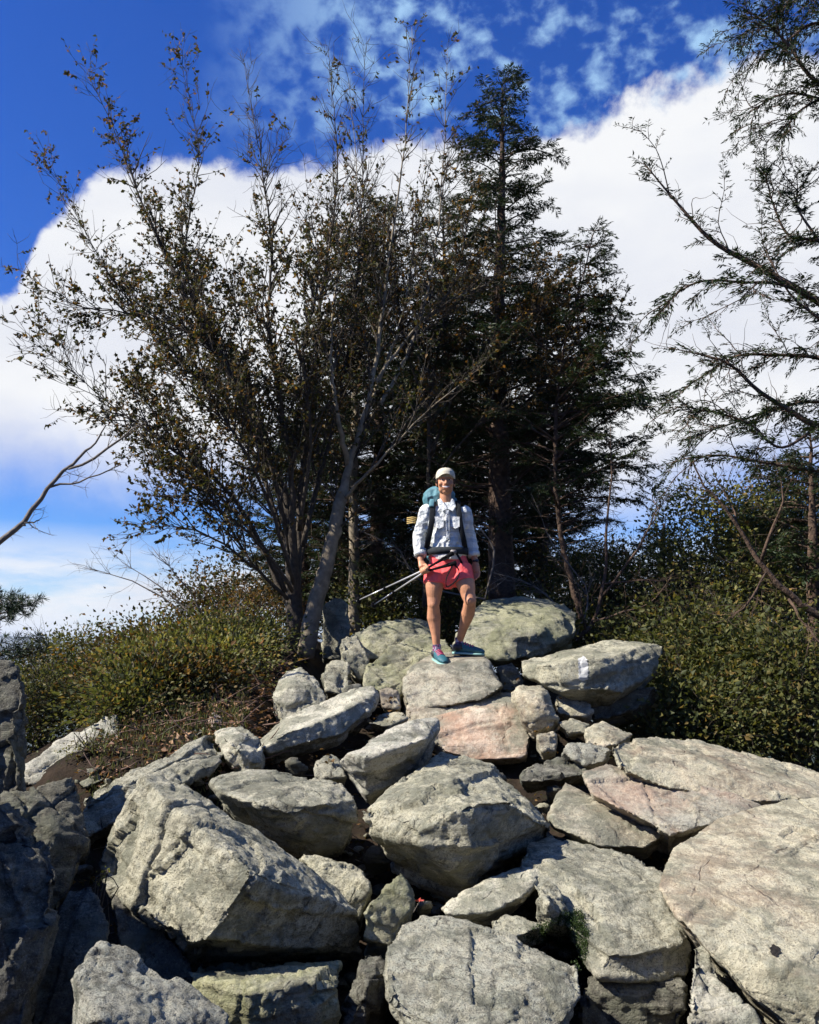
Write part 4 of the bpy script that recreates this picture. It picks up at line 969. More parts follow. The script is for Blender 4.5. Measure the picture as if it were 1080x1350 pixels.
hemlock('young spreading hemlock standing on the right slope against blue sky', 12.5,
    [(870,860,.0,.06),(872,760,.0,.05),(876,690,.0,.02)], [(690,10),(710,50),(760,80),(840,90)], 700, 840, n=45, sl=.36)
hemlock('dark conifer at the right edge above the bushes', 9.0,
    [(1075,900,.0,.08),(1072,760,.0,.06),(1070,640,.0,.03),(1068,560,.0,.004)], [(560,10),(620,60),(700,90),(780,95)], 570, 780, n=80, sl=.36)
for a in [
    ('rounded dark green bush on the left skyline', 95, 900, 10.5, 75, 62, 210, 'shrub'),
    ('shaded bush between the left rock wall and the bright sunlit slab', 45, 935, 8.6, 55, 60, 110, 'shrub'),
    ('golden olive bush in front of the left skyline bush', 165, 915, 9.0, 70, 70, 150, 'rust'),
    ('leafy bush below the low limbs of the dark birch', 235, 885, 9.0, 70, 55, 130, 'birch'),
    ('green bush beside the birch base', 305, 868, 8.4, 55, 55, 120, 'shrub'),
    ('low yellow-green bush above the dead sticks', 215, 935, 7.6, 62, 40, 110, 'bright'),
    ('low scrub bush on the left slope, nearest the bright sunlit slab', 165, 965, 6.6, 36, 26, 70, 'shrub'),
    ('low olive scrub halfway up the left slope', 235, 938, 7.0, 46, 26, 80, 'birch'),
    ('low green scrub just under the pale half-hidden slab', 290, 905, 7.6, 44, 30, 80, 'bright'),
    ('reddish-brown bush against the foot of the dark birch', 340, 825, 9.6, 45, 55, 80, 'rust'),
    ('dim bush under the dark birch stems', 290, 800, 10.6, 60, 55, 70, 'birch')]:
    shrub(a[0], a[1], a[2], a[3], a[4], a[5], a[6], LM[a[7]], group=GL)
for a in [('dim undergrowth bush behind the legs of the hiker', 560, 800, 11.2, 110, 55, 120, 'shrub'),
          ('dim undergrowth bush behind the sloping slab', 700, 770, 12.0, 120, 60, 120, 'birch'),
          ('dark low bush in the gap between the sloping slab and the blaze block', 735, 862, 9.6, 75, 45, 110, 'shrub'),
          ('dark bush at the foot of the curving sapling', 775, 800, 10.6, 60, 70, 130, 'shrub'),
          ('dim bush behind the upright grey rock', 450, 790, 12.6, 80, 60, 90, 'shrub')]:
    shrub(a[0], a[1], a[2], a[3], a[4], a[5], a[6], LM[a[7]], group='undergrowth in the grove')
twiggy('leafless twiggy shrub against the pale sky left of the birch', 9.4, [
    [(290,850,.0,.014),(230,800,.0,.010),(170,765,.0,.006),(100,745,.0,.002)],
    [(280,840,.0,.012),(220,780,.1,.008),(160,740,.1,.002)],
    [(285,845,.0,.012),(250,780,-.1,.008),(200,720,-.1,.002)]], name='bare_shrub', cat='shrub', tw=.5, n=16)
# the small plant on the bright slab, moss, litter
shrub('small leafy plant growing on the bright sunlit slab', 116, 990, 5.75, 28, 14, 26, LM['bright'], name='small_plant', leaf=.02, per=9, cl=.035, stems=5)
shrub('tiny yellow-green plant in the black gap left of the big angular block', 139, 1158, 3.7, 9, 12, 7, LM['bright'], name='small_plant', leaf=.018, per=5, cl=.015, stems=3)
def scatter(name, label, cat, region, n, mat, mode, seed, lift=.01):
    rs = np.random.RandomState(seed); lv, br = Leaves(), Tubes()
    for k in range(n):
        t = rs.rand(); (x0, y0, Y0), (x1, y1, Y1) = region
        px = x0 + (x1 - x0) * rs.rand(); py = y0 + (y1 - y0) * rs.rand(); Y = Y0 + (Y1 - Y0) * rs.rand()
        p = np.array(at(px, py, Y)); p[2] = gz(p[0], p[1]) + lift * rs.rand() * 6
        if mode == 'leaf': s2 = rs.uniform(.025, .06); lv.add(p, rs.normal(size=3) * np.array([1, 1, .3]), s2, s2 * .6, np.array([0, 0, 1]) + rs.normal(size=3) * .4)
        elif mode == 'stick': d = rs.normal(size=3) * np.array([1, .6, .12]); d[0] += 1.0; d[2] += .25; L = rs.uniform(.08, .32); br.add(wander(p, d, L, 6, .25), np.linspace(.006, .002, 6) * rs.uniform(.5, 1.3), 4)
        else:
            h_ = rs.uniform(.02, .07); lv.add(p, np.array([rs.normal() * .3, rs.normal() * .3, 1]), h_, .008)
    o = (br if br.V else lv).build(name, mat, None, origin=np.array(at((region[0][0] + region[1][0]) / 2, region[0][1], region[0][2])))
    tag(o, label, cat, kind='stuff')
reg = ((130, 900, 5.5), (380, 980, 8.0))
scatter('dead_sticks', 'litter of dead reddish sticks on the left slope', 'sticks', reg, 170, simple('dead_sticks', (.10, .06, .045), .9, .4, 20), 'stick', 1)
scatter('fallen_leaves', 'fallen brown leaves on the left slope', 'leaves', reg, 2600, leaf_mat('fallen_leaves', [(0, (.10, .05, .025)), (.6, (.20, .11, .06)), (1, (.36, .22, .12))], .1), 'leaf', 2)
scatter('grass', 'short green and brown grass on the left slope', 'grass', ((120, 900, 5.4), (330, 980, 8.5)), 5000, leaf_mat('grass_blades', [(0, (.05, .06, .02)), (.6, (.09, .11, .03)), (1, (.15, .11, .05))], .3), 'grass', 3)

def moss():
    rs = np.random.RandomState(5); lv = Leaves(); poly = [(684,1236),(700,1228),(740,1206),(768,1204),(776,1236),(774,1272),(764,1284),(748,1256),(720,1246),(700,1246)]
    k = 0
    for _ in range(5200):
        x, y = rs.uniform(680, 780), rs.uniform(1200, 1292); c_ = False
        for i in range(len(poly)):
            (x1, y1), (x2, y2) = poly[i], poly[(i + 1) % len(poly)]
            if (y1 > y) != (y2 > y) and x < (x2 - x1) * (y - y1) / (y2 - y1) + x1: c_ = not c_
        if not c_: continue
        h_ = cast(x, y)
        if not h_ or h_[0].y > 4.9: continue
        p = np.array(h_[0]); p[2] += .01 * rs.rand()
        m_ = 5; D = rs.normal(size=(m_, 3)) * .7 + np.array([0, 0, .9]); s2 = rs.uniform(.005, .012, m_); lv.add(p + rs.normal(size=(m_, 3)) * .006, D, s2, s2 * .4)
    tag(lv.build('moss', leaf_mat('moss_green', [(0, (.012, .026, .005)), (.7, (.028, .055, .009)), (1, (.06, .085, .02))], .2), None, origin=at(745, 1245, 3.9)), 'cushion of dark green moss in the gap beside the stepped slab', 'moss', kind='stuff')
moss()
def sprig():
    r_ = empty('red_leaf_sprig', at(545, 1203, 3.95), 'tiny sprig with a red leaf growing out of the dark gap, lower centre', 'plant')
    t = Tubes(); P = smooth_path([at(545, 1203, 3.95), at(549, 1196, 3.93), at(553, 1189, 3.92)], 6); t.add(P, .0015, 4); t.build('stem', BM['dead'], r_)
    l = Leaves()
    for d in ((-1, 0, .3), (1, 0, .4), (.2, -.5, 1)): l.add(P[-1], np.array(d, float), .022, .014)
    l.build('leaf', simple('red_leaf', (.40, .06, .04), .6), r_)
sprig()

def gap_litter():
    rs = np.random.RandomState(9); lv, br = Leaves(), Tubes()
    for _ in range(1500):
        x, y = rs.uniform(100, 1075), rs.uniform(900, 1345); h_ = cast(x, y)
        if not h_ or h_[0].y > 8 or not (h_[2].name.startswith('ground') or h_[2].name.startswith('stone')): continue
        p = np.array(h_[0]) + np.array([0, 0, .006]); s2 = rs.uniform(.02, .05); lv.add(p + rs.normal(size=(3, 3)) * .03, rs.normal(size=(3, 3)) * np.array([1, 1, .35]), s2, s2 * .55)
        if rs.rand() < .25: br.add(wander(p, rs.normal(size=3) * np.array([1, .6, .25]), rs.uniform(.08, .3), 6, .3), .0022, 4)
    if lv.P: tag(lv.build('leaf_litter', LM['rust'], None, origin=at(600, 1100, 4.6)), 'dead leaves caught in the gaps between the rocks', 'leaves', kind='stuff')
    if br.V: tag(br.build('twig_litter', BM['dead'], None, origin=at(600, 1100, 4.6)), 'broken twigs caught in the gaps between the rocks', 'twigs', kind='stuff')
gap_litter()
# ------------------------------------------------------------------ the hiker
PY = 7.42
def J(px, py, d=0.0): return np.array(at(px, py, PY + d))
SC = 1 / F * PY    # metres per photo pixel at the hiker

def loft(bm, rings, n=20, hint=(1, 0, 0), cap=True, power=2.0):
    "rings: (centre, half width, half depth)"
    C = np.array([r[0] for r in rings]); T = np.gradient(C, axis=0); T /= np.linalg.norm(T, axis=1)[:, None]
    prev = None
    for (c, rx, ry), t in zip(rings, T):
        x = np.array(hint, float); x = unit(x - t * x.dot(t)); y = np.cross(t, x)
        row = []
        for k in range(n):
            a = 2 * math.pi * k / n; ca, sa = math.cos(a), math.sin(a)
            e = 2 / power; ca = math.copysign(abs(ca) ** e, ca); sa = math.copysign(abs(sa) ** e, sa)
            row.append(bm.verts.new(c + x * rx * ca + y * ry * sa))
        if prev:
            for k in range(n): bm.faces.new((prev[k], prev[(k + 1) % n], row[(k + 1) % n], row[k]))
        elif cap: bm.faces.new(row[::-1])
        prev = row
    if cap: bm.faces.new(prev)

def ball(bm, c, r, rot=None, seg=20):
    r = (r, r, r) if not hasattr(r, '__len__') else r
    M = Matrix.Translation(Vector(c)) @ (rot or Matrix.Identity(4)) @ Matrix.Diagonal((*r, 1))
    bmesh.ops.create_uvsphere(bm, u_segments=seg, v_segments=seg // 2 + 2, radius=1, matrix=M)

def capsule(bm, pts, rs, n=14, hint=(1, 0, 0)):
    "a tapered limb with round ends through several joints"
    pts = [np.array(p, float) for p in pts]
    P = smooth_path(pts, 5 * (len(pts) - 1) + 1) if len(pts) > 2 else smooth_path(pts, 5)
    rr = np.interp(np.linspace(0, len(pts) - 1, len(P)), np.arange(len(pts)), rs)
    loft(bm, [(p, r, r) for p, r in zip(P, rr)], n, hint)
    ball(bm, P[0], rr[0] * .995, seg=n); ball(bm, P[-1], rr[-1] * .995, seg=n)

def fuse(name, bm, mat, parent, vox=.005, smooth=3, wr=0.0, wscale=14, seed=1):
    "melt overlapping closed shapes into one continuous surface"
    me = bpy.data.meshes.new('tmp'); bmesh.ops.recalc_face_normals(bm, faces=bm.faces); bm.to_mesh(me); bm.free()
    o = bpy.data.objects.new('tmp', me); COL.objects.link(o)
    m1 = o.modifiers.new('r', 'REMESH'); m1.mode = 'VOXEL'; m1.voxel_size = vox
    if smooth: m2 = o.modifiers.new('s', 'SMOOTH'); m2.factor = .5; m2.iterations = smooth
    ev = o.evaluated_get(bpy.context.evaluated_depsgraph_get()); q = ev.to_mesh()
    n = len(q.vertices); V = np.empty(n * 3, dtype=np.float32); q.vertices.foreach_get('co', V); V = V.reshape(-1, 3).astype(float)
    Nn = np.empty(n * 3, dtype=np.float32); q.vertices.foreach_get('normal', Nn); Nn = Nn.reshape(-1, 3)
    lf = np.empty(len(q.loops), dtype=np.int32); q.loops.foreach_get('vertex_index', lf)
    sz = np.empty(len(q.polygons), dtype=np.int32); q.polygons.foreach_get('loop_total', sz)
    ev.to_mesh_clear(); bpy.data.objects.remove(o); bpy.data.meshes.remove(me)
    if wr:
        d = -np.abs(fbm(V * np.array([wscale, wscale, wscale * .7]), seed, 2)) * wr * 2 + wr * .5 + fbm(V * wscale * 2.6, seed + 3, 2) * wr * .3
        V = V + Nn * d[:, None]
    return mesh_np(name, V, lf, sz, mat, parent, smooth=True)

# where the soles rest: look down onto the rock the hiker stands on
dg = bpy.context.evaluated_depsgraph_get(); dg.update()
def surf_z(x, y):
    best = -9
    for o in scene.objects:
        if o.type == 'MESH' and o.name.startswith('boulder'):
            v = o.location
            if abs(v.x - x) < 1.6 and abs(v.y - y) < 2.5:
                ok, loc, nr, _ = o.ray_cast(Vector((x, y, 3)) - v, Vector((0, 0, -1)))
                if ok: best = max(best, (loc + v).z)
    return best

skin = simple('skin', (.47, .225, .125), .5, .22, 14, spec=.4, bump=.0015)
skin_n = skin.node_tree
def person():
    hip = J(592, 738); root = empty('person', J(592, 868), 'hiker in cap, plaid shirt and coral shorts on the rock, poles in hand', 'person')
    bm = bmesh.new()
    # head: skull, face, jaw, ears, nose, brow, cheeks
    H = J(587.5, 636)            # centre of the face block
    def h(x, y, z): return H + np.array([x, y, z])
    ball(bm, h(0, .02, .030), (.073, .090, .088)); ball(bm, h(0, -.012, -.022), (.064, .068, .080))
    ball(bm, h(0, -.030, -.082), (.032, .032, .026)); ball(bm, h(-.030, -.012, -.062), (.030, .040, .034)); ball(bm, h(.030, -.012, -.062), (.030, .040, .034))
    capsule(bm, [h(0, -.078, .016), h(0, -.094, -.012), h(0, -.100, -.024)], [.008, .011, .014], 10); ball(bm, h(-.012, -.090, -.026), (.009, .010, .008)); ball(bm, h(.012, -.090, -.026), (.009, .010, .008))
    for sx in (-1, 1):
        ball(bm, h(sx * .042, -.054, -.022), (.023, .020, .022)); ball(bm, h(sx * .074, .018, -.006), (.010, .019, .030))
    ball(bm, h(0, -.074, .030), (.045, .014, .010))
    ball(bm, h(0, -.074, -.064), (.026, .010, .006)); ball(bm, h(0, -.079, -.040), (.026, .009, .005))
    # neck and trunk
    loft(bm, [(h(0, .020, -.05), .050, .055), (h(0, .022, -.13), .049, .053), (J(588, 664, .03), .056, .056), (J(588, 672, .03), .085, .07)], 20)
    loft(bm, [(J(588, 667, .03), .10, .06), (J(588, 676, .02), .155, .085), (J(588, 695, .01), .16, .10), (J(588, 715, .0), .135, .09), (J(590, 735, .0), .155, .10), (J(591, 752, .0), .165, .105), (J(591, 764, .0), .12, .08)], 24)
    # arms (viewer's left, then right)
    sL, eL, wL = J(562.5, 675, .0), J(552.5, 709, .02), J(555, 740, -.07)
    sR, eR, wR = J(611, 676, .0), J(619, 708, .04), J(627, 741, .0)
    for s_, e_, w_ in ((sL, eL, wL), (sR, eR, wR)):
        capsule(bm, [s_, e_], [.050, .038]); capsule(bm, [e_, e_ * .6 + w_ * .4, w_], [.038, .036, .024])
    # legs
    kL, aL = J(571.5, 797, -.05), J(576, 855, .0); kR, aR = J(620, 792, -.12), J(605.5, 846, .10)
    hL, hR = J(575, 752, 0), J(607, 752, 0)
    capsule(bm, [hL, hL * .55 + kL * .45 + np.array([-.004, -.016, 0]), hL * .2 + kL * .8, kL], [.086, .076, .058, .050], 20)
    capsule(bm, [kL, kL * .70 + aL * .30 + np.array([-.004, .022, 0]), kL * .32 + aL * .68 + np.array([0, .008, 0]), aL], [.047, .058, .037, .029], 18)
    capsule(bm, [hR, hR * .55 + kR * .45 + np.array([.006, -.016, 0]), hR * .2 + kR * .8, kR], [.086, .078, .060, .051], 20)
    capsule(bm, [kR, kR * .70 + aR * .30 + np.array([.010, .022, 0]), kR * .32 + aR * .68 + np.array([.004, .008, 0]), aR], [.048, .059, .037, .029], 18)
    ball(bm, kL + np.array([0, -.016, 0]), (.034, .036, .044)); ball(bm, kR + np.array([-.004, -.016, 0]), (.036, .036, .044))
    for a in (aL, aR): ball(bm, a + np.array([0, 0, -.045]), (.032, .045, .035))
    # hand closed round the poles (viewer's left)
    pdir = unit(J(487, 795, .45) - J(600, 738, -.12)); grip = J(560.5, 752.5, -.125)
    up_ = np.array([0, 0, 1.0]); wv = unit(grip - wL)
    palm = wL * .42 + grip * .58 + np.array([-.004, .0, .006])
    loft(bm, [(wL, .024, .020), (wL * .6 + palm * .4, .030, .020), (palm, .036, .019), (palm * .5 + grip * .5 + np.array([0, .012, 0]), .035, .017)], 14)
    fwd = unit(np.cross(pdir, wv)); 
    if fwd[1] > 0: fwd = -fwd
    for k, (off, ln) in enumerate(((.030, 1.0), (.010, 1.06), (-.010, 1.0), (-.029, .84))):
        c = grip + pdir * off * -1; r = .0092 if k < 3 else .008
        p0 = c - wv * .028 - fwd * .004; p1 = c - wv * .012 + fwd * .025 * ln; p2 = c + wv * .014 + fwd * .026 * ln; p3 = c + wv * .026 + fwd * .003; p4 = c + wv * .014 - fwd * .018
        capsule(bm, [p0, p1, p2, p3, p4], [r, r, r * .95, r * .88, r * .75], 10)
    capsule(bm, [palm + pdir * -.028, grip - pdir * .046 + fwd * .014 - wv * .008, grip - pdir * .034 + fwd * .032 + wv * .008], [.013, .0115, .009], 10)
    # relaxed hand (viewer's right): fingers hang, slightly curled
    dn = unit(np.array([.10, -.10, -1.0])); pc = wR + dn * .052
    loft(bm, [(wR, .024, .020), (wR + dn * .022, .029, .019), (pc, .036, .018), (wR + dn * .085, .034, .016)], 14, hint=(.8, -.6, 0))
    ax = unit(np.array([.8, -.6, 0]))
    for k, (off, ln) in enumerate(((-.027, .070), (-.009, .079), (.009, .073), (.026, .056))):
        b0 = wR + dn * .080 + ax * off; cu = np.array([-.45, -.30, 0])
        p1 = b0 + unit(dn + cu * .25) * ln * .42; p2 = p1 + unit(dn + cu * .8) * ln * .34; p3 = p2 + unit(dn + cu * 1.5) * ln * .28
        capsule(bm, [b0, p1, p2, p3], [.0095, .009, .0082, .007], 10)
    t0 = wR + dn * .022 + ax * -.026; capsule(bm, [t0, t0 + dn * .03 + ax * -.022 + np.array([0, -.012, 0]), t0 + dn * .060 + ax * -.026 + np.array([0, -.022, 0])], [.013, .0105, .0085], 10)
    fuse('body', bm, skin, root, vox=.0042, smooth=2)
    # eyes, brows, smile
    ew, ed = simple('eye_white', (.75, .72, .68), .3), simple('eye_dark', (.02, .012, .008), .2)
    for sx in (-1, 1):
        bm = bmesh.new(); ball(bm, h(sx * .029, -.066, .010), (.0105, .009, .0032)); e = bm_obj('eye', bm, ew, root); 
        bm = bmesh.new(); ball(bm, h(sx * .029, -.0735, .010), (.0056, .0045, .0050)); i_ = bm_obj('iris', bm, ed, root); i_.parent = e
        bm = bmesh.new(); capsule(bm, [h(sx * .014, -.080, .024), h(sx * .030, -.080, .029), h(sx * .046, -.068, .023)], [.002, .0026, .0015], 8); bm_obj('eyebrow', bm, simple('brow_hair', (.03, .018, .012), .8), root)
    bm = bmesh.new(); pts = [h(x, -.090 + 8 * x * x, -.055 + 8 * x * x) for x in (-.031, -.016, 0, .016, .031)]
    loft(bm, [(p, .0045, .004 + .008 * (1 - abs(k - 2) / 2)) for k, p in enumerate(pts)], 10, hint=(0, 1, 0)); bm_obj('teeth', bm, simple('teeth', (.80, .76, .68), .3), root)
    for dz, r in ((.012, .0030), (-.013, .0042)):
        bm = bmesh.new(); capsule(bm, [p + np.array([0, -.002, dz * (1 - abs(k - 2) / 2.2)]) for k, p in enumerate(pts)], [.0022, r, r, r, .0022], 8); bm_obj('lip', bm, simple('lip', (.38, .15, .11), .5), root)
    # hair under the cap and down the nape
    bm = bmesh.new(); ball(bm, h(0, .045, .018), (.080, .078, .082)); 
    for sx in (-1, 1): capsule(bm, [h(sx * .070, -.008, .030), h(sx * .073, .002, .0), h(sx * .066, .020, -.035)], [.010, .011, .008], 8)
    capsule(bm, [h(.0, .10, -.02), h(.02, .12, -.08), h(.03, .11, -.14)], [.030, .028, .012], 12)
    fuse('hair', bm, simple('dark_brown_hair', (.035, .02, .013), .6, .4, 60), root, vox=.005, smooth=1, wr=.003, wscale=60)
    # cap
    capm = simple('khaki_cap_cloth', (.50, .46, .36), .9, .06, 60, bump=.001)
    bm = bmesh.new()
    for fz, rx, ry in ((0, .084, .101),): pass
    loft(bm, [(h(0, .012, .030), .083, .099), (h(0, .012, .060), .083, .099), (h(0, .012, .090), .076, .090), (h(0, .012, .112), .060, .070), (h(0, .012, .124), .034, .040), (h(0, .012, .128), .006, .006)], 28, hint=(1, 0, 0))
    cap = fuse('cap', bm, capm, root, vox=.004, smooth=2, wr=.0012, wscale=40)
    bm = bmesh.new(); rows = []
    for j in range(7):
        t = j / 6; row = []
        for i in range(13):
            u = i / 12 * 2 - 1; x = u * (.070 - .004 * t); y = -.068 * math.sqrt(max(0, 1 - (u * .80) ** 2)) - .012 - .060 * t * math.sqrt(max(0, 1 - (u * .96) ** 2)) + .012
            z = .060 + .004 * t - .024 * u * u - .008 * t * t
            row.append((x, y, z))
        rows.append(row)
    tv = [[bm.verts.new(h(*p)) for p in r] for r in rows]; bv = [[bm.verts.new(h(p[0], p[1], p[2] - .0045)) for p in r] for r in rows]
    for j in range(6):
        for i in range(12):
            bm.faces.new((tv[j][i], tv[j][i + 1], tv[j + 1][i + 1], tv[j + 1][i])); bm.faces.new((bv[j][i], bv[j + 1][i], bv[j + 1][i + 1], bv[j][i + 1]))
    for j in range(6): bm.faces.new((tv[j][0], tv[j + 1][0], bv[j + 1][0], bv[j][0])); bm.faces.new((tv[j][12], bv[j][12], bv[j + 1][12], tv[j + 1][12]))
    for i in range(12): bm.faces.new((tv[0][i], bv[0][i], bv[0][i + 1], tv[0][i + 1])); bm.faces.new((tv[6][i], tv[6][i + 1], bv[6][i + 1], bv[6][i]))
    bmesh.ops.recalc_face_normals(bm, faces=bm.faces); br_ = bm_obj('brim', bm, capm, root); br_.parent = cap
    bm = bmesh.new(); ball(bm, h(0, .012, .129), (.007, .007, .004)); q = bm_obj('button', bm, capm, root); q.parent = cap
    # shirt: plaid of pale blue, white and grey
    m, N = new_mat('plaid_cloth'); tcp = N.n('ShaderNodeTexCoord').outputs['Object']
    warp = N.n('ShaderNodeVectorMath', {0: tcp, 1: N.n('ShaderNodeVectorMath', {0: N.noise(tcp, 9, 2, out='Color'), 1: (.02, .02, .02)}, operation='MULTIPLY').outputs[0]}, operation='ADD').outputs[0]
    sp_ = N.n('ShaderNodeSeparateXYZ', {0: warp}).outputs
    def band(v, k, w_, ph): return N.ramp(N.math('FRACT', N.math('MULTIPLY_ADD', v, k, ph)), [(0, 1), (w_, 1), (w_ + .04, 0), (.96, 0), (1, 1)])
    c = N.mix(N.math('MULTIPLY', band(sp_[2], 13, .42, .3), .5), (.72, .73, .71), (.33, .38, .41))
    c = N.mix(N.math('MULTIPLY', band(sp_[0], 15, .36, .1), .35), c, (.38, .43, .46))
    c = N.mix(N.math('MULTIPLY', band(sp_[2], 22, .10, .55), .5), c, (.70, .70, .68))
    bmp = N.n('ShaderNodeBump', {'Height': N.noise(tcp, 24, 4, .65), 'Distance': .025})
    N.n('ShaderNodeOutputMaterial', {'Surface': N.n('ShaderNodeBsdfPrincipled', {'Base Color': c, 'Roughness': .9, 'Normal': bmp.outputs[0], 'Specular IOR Level': .15}).outputs[0]})
    bm = bmesh.new()
    loft(bm, [(J(588, 665, .035), .060, .055), (J(588, 669, .03), .12, .075), (J(588, 677, .02), .172, .100), (J(588, 694, .01), .174, .118), (J(588, 710, .0), .158, .113), (J(589, 722, .0), .158, .112), (J(590, 728, .0), .168, .116), (J(590, 733, .0), .158, .108)], 28, hint=(1, 0, 0))
    for s_, e_, w_ in ((sL, eL, wL), (sR, eR, wR)):
        cf = w_ + unit(e_ - w_) * .055
        capsule(bm, [s_ + np.array([0, 0, -.004]), e_], [.068, .054], 16)
        loft(bm, [(e_, .052, .052), (e_ * .6 + cf * .4, .053, .051), (e_ * .2 + cf * .8, .047, .045), (cf, .044, .042)], 16); ball(bm, e_, .0515)
    shirt = fuse('shirt', bm, m, root, vox=.0055, smooth=2, wr=.013, wscale=16)
    for e_, w_ in ((eL, wL), (eR, wR)):
        bm = bmesh.new(); cf = w_ + unit(e_ - w_) * .05; a1 = cf + unit(e_ - w_) * .035; loft(bm, [(cf, .051, .049), (a1, .054, .052)], 18); bmesh.ops.recalc_face_normals(bm, faces=bm.faces); q = bm_obj('cuff', bm, m, root); q.parent = shirt
    # collar wings, button placket, chest pockets
    def patch(name, pts, th, mat, par):
        bm = bmesh.new(); f_ = [bm.verts.new(np.array(p)) for p in pts]; b_ = [bm.verts.new(np.array(p) + np.array([0, th, 0])) for p in pts]
        bm.faces.new(f_); bm.faces.new(b_[::-1]); k = len(pts)
        for i in range(k): bm.faces.new((f_[i], b_[i], b_[(i + 1) % k], f_[(i + 1) % k]))
        bmesh.ops.recalc_face_normals(bm, faces=bm.faces)
        o = bm_obj(name, bm, mat, root, smooth=False); o.parent = par; return o
    patch('collar', [J(577, 659, -.035), J(581, 657, -.045), J(590, 670, -.098), J(583, 674, -.112), J(578, 667, -.08)], .012, m, shirt)
    patch('collar', [J(599, 659, -.035), J(596, 657, -.045), J(590, 670, -.098), J(597, 674, -.112), J(601, 667, -.08)], .012, m, shirt)
    patch('placket', [J(588, 672, -.115), J(592, 672, -.115), J(592.5, 690, -.135), J(592.5, 712, -.135), J(588.5, 712, -.135), J(588, 690, -.135)], .02, m, shirt)
    for x0, x1 in ((573, 585), (595, 606)):
        patch('pocket', [J(x0, 681, -.115), J(x1, 681, -.125), J(x1, 694, -.132), J((x0 + x1) / 2, 697, -.134), J(x0, 694, -.122)], .02, m, shirt)
    for y in (678, 688, 699, 710):
        bm = bmesh.new(); ball(bm, J(590.3, y, -.138), (.005, .003, .005)); q = bm_obj('button', bm, ed, root); q.parent = shirt
    # white shirt hem under the hip belt
    bm = bmesh.new(); loft(bm, [(J(590, 727, .0), .156, .118), (J(590.5, 733, .0), .150, .130), (J(590.5, 739, .0), .120, .134)], 26); fuse('undershirt', bm, simple('white_cotton', (.66, .65, .61), .9), root, vox=.005, smooth=1, wr=.006, wscale=20)
    # shorts
    bm = bmesh.new()
    loft(bm, [(J(590, 732, 0), .150, .108), (J(591, 742, 0), .166, .116), (J(591.5, 756, 0), .172, .120), (J(591.5, 766, 0), .15, .11)], 28)
    loft(bm, [(J(577, 748, 0), .103, .110), (J(575, 760, -.005), .102, .112), (J(574, 770, -.012), .100, .111)], 24)
    loft(bm, [(J(606, 748, 0), .103, .110), (J(608.5, 760, -.02), .103, .113), (J(610.5, 768.5, -.035), .102, .113)], 24)
    loft(bm, [(J(591, 758, 0), .10, .11), (J(591, 768, 0), .075, .10), (J(590.5, 776, 0), .030, .07)], 20)
    shm = simple('coral_shorts_cloth', (.92, .11, .115), .75, .08, 40, bump=.002)
    shorts = fuse('shorts', bm, shm, root, vox=.005, smooth=2, wr=.008, wscale=13, seed=7)
    bm = bmesh.new(); loft(bm, [(J(590, 731, 0), .152, .110), (J(590, 736, 0), .160, .116)], 28); q = fuse('waistband', bm, shm, root, vox=.005, smooth=0); q.parent = shorts
    # watch on the viewer's right wrist
    bm = bmesh.new(); loft(bm, [(wR + np.array([0, 0, .018]), .028, .025), (wR + np.array([.001, 0, .0]), .0285, .025)], 16); wt = bm_obj('watch', bm, simple('watch_strap', (.02, .02, .022), .5), root)
    bm = bmesh.new(); ball(bm, wR + np.array([.012, -.026, .009]), (.014, .006, .014)); q = bm_obj('watch_face', bm, simple('watch_glass', (.03, .03, .04), .1), root); q.parent = wt
    # socks and trail shoes
    m, N = new_mat('patterned_sock'); t_ = N.n('ShaderNodeTexCoord').outputs['Object']
    v_ = N.n('ShaderNodeTexVoronoi', {'Vector': t_, 'Scale': 60.0}).outputs['Color']
    cc = N.ramp(N.n('ShaderNodeSeparateXYZ', {0: v_}).outputs[0], [(0, (.04, .03, .06)), (.35, (.16, .03, .10)), (.6, (.40, .34, .42)), (.8, (.05, .05, .10))], 'CONSTANT')
    N.n('ShaderNodeOutputMaterial', {'Surface': N.n('ShaderNodeBsdfPrincipled', {'Base Color': cc, 'Roughness': .95}).outputs[0]})
    teal = simple('teal_shoe_mesh', (.018, .10, .13), .6, .3, 70); dk = simple('dark_shoe_trim', (.02, .022, .028), .6); pk = simple('pink_laces', (.62, .07, .15), .6); sole_m = simple('pale_green_sole', (.22, .40, .36), .6); lug = simple('dark_rubber', (.03, .03, .03), .8)
    for (a, toe, tdir) in ((aL, (583, 874), np.array([.30, -1.0, -.16])), (aR, (634, 858), np.array([1.0, -.30, -.05]))):
        t = unit(tdir); side_ = unit(np.cross(t, [0, 0, 1])); upv = np.cross(side_, t)
        bm = bmesh.new(); loft(bm, [(a + np.array([0, 0, .035]), .036, .036), (a, .035, .037), (a + np.array([0, 0, -.045]), .037, .043)], 18); fuse('sock', bm, m, root, vox=.005, smooth=1, wr=.003, wscale=40)
        heel = a + np.array([0, 0, -.062]) - t * .045
        sec = [(-.010, .026, .030, .030), (.02, .036, .040, .034), (.06, .040, .046, .036), (.10, .040, .042, .030), (.15, .043, .033, .022), (.20, .046, .027, .018), (.240, .036, .021, .014), (.262, .016, .013, .010)]
        bm = bmesh.new(); rings = [(heel + t * d + upv * (hh - .030), w_, hh) for d, w_, hh, _ in sec]
        # upper
        loft(bm, rings, 20, hint=side_)
        loft(bm, [(a + np.array([0, 0, -.020]), .043, .048), (a + np.array([0, 0, -.060]), .044, .056)], 18)
        sh = fuse('shoe', bm, teal, root, vox=.0045, smooth=2)
        bm = bmesh.new(); loft(bm, [(heel + t * d - upv * .034, w_ + .0015, .010) for d, w_, hh, _ in sec], 20, hint=side_, power=4); q = bm_obj('sole', bm, sole_m, root); q.parent = sh
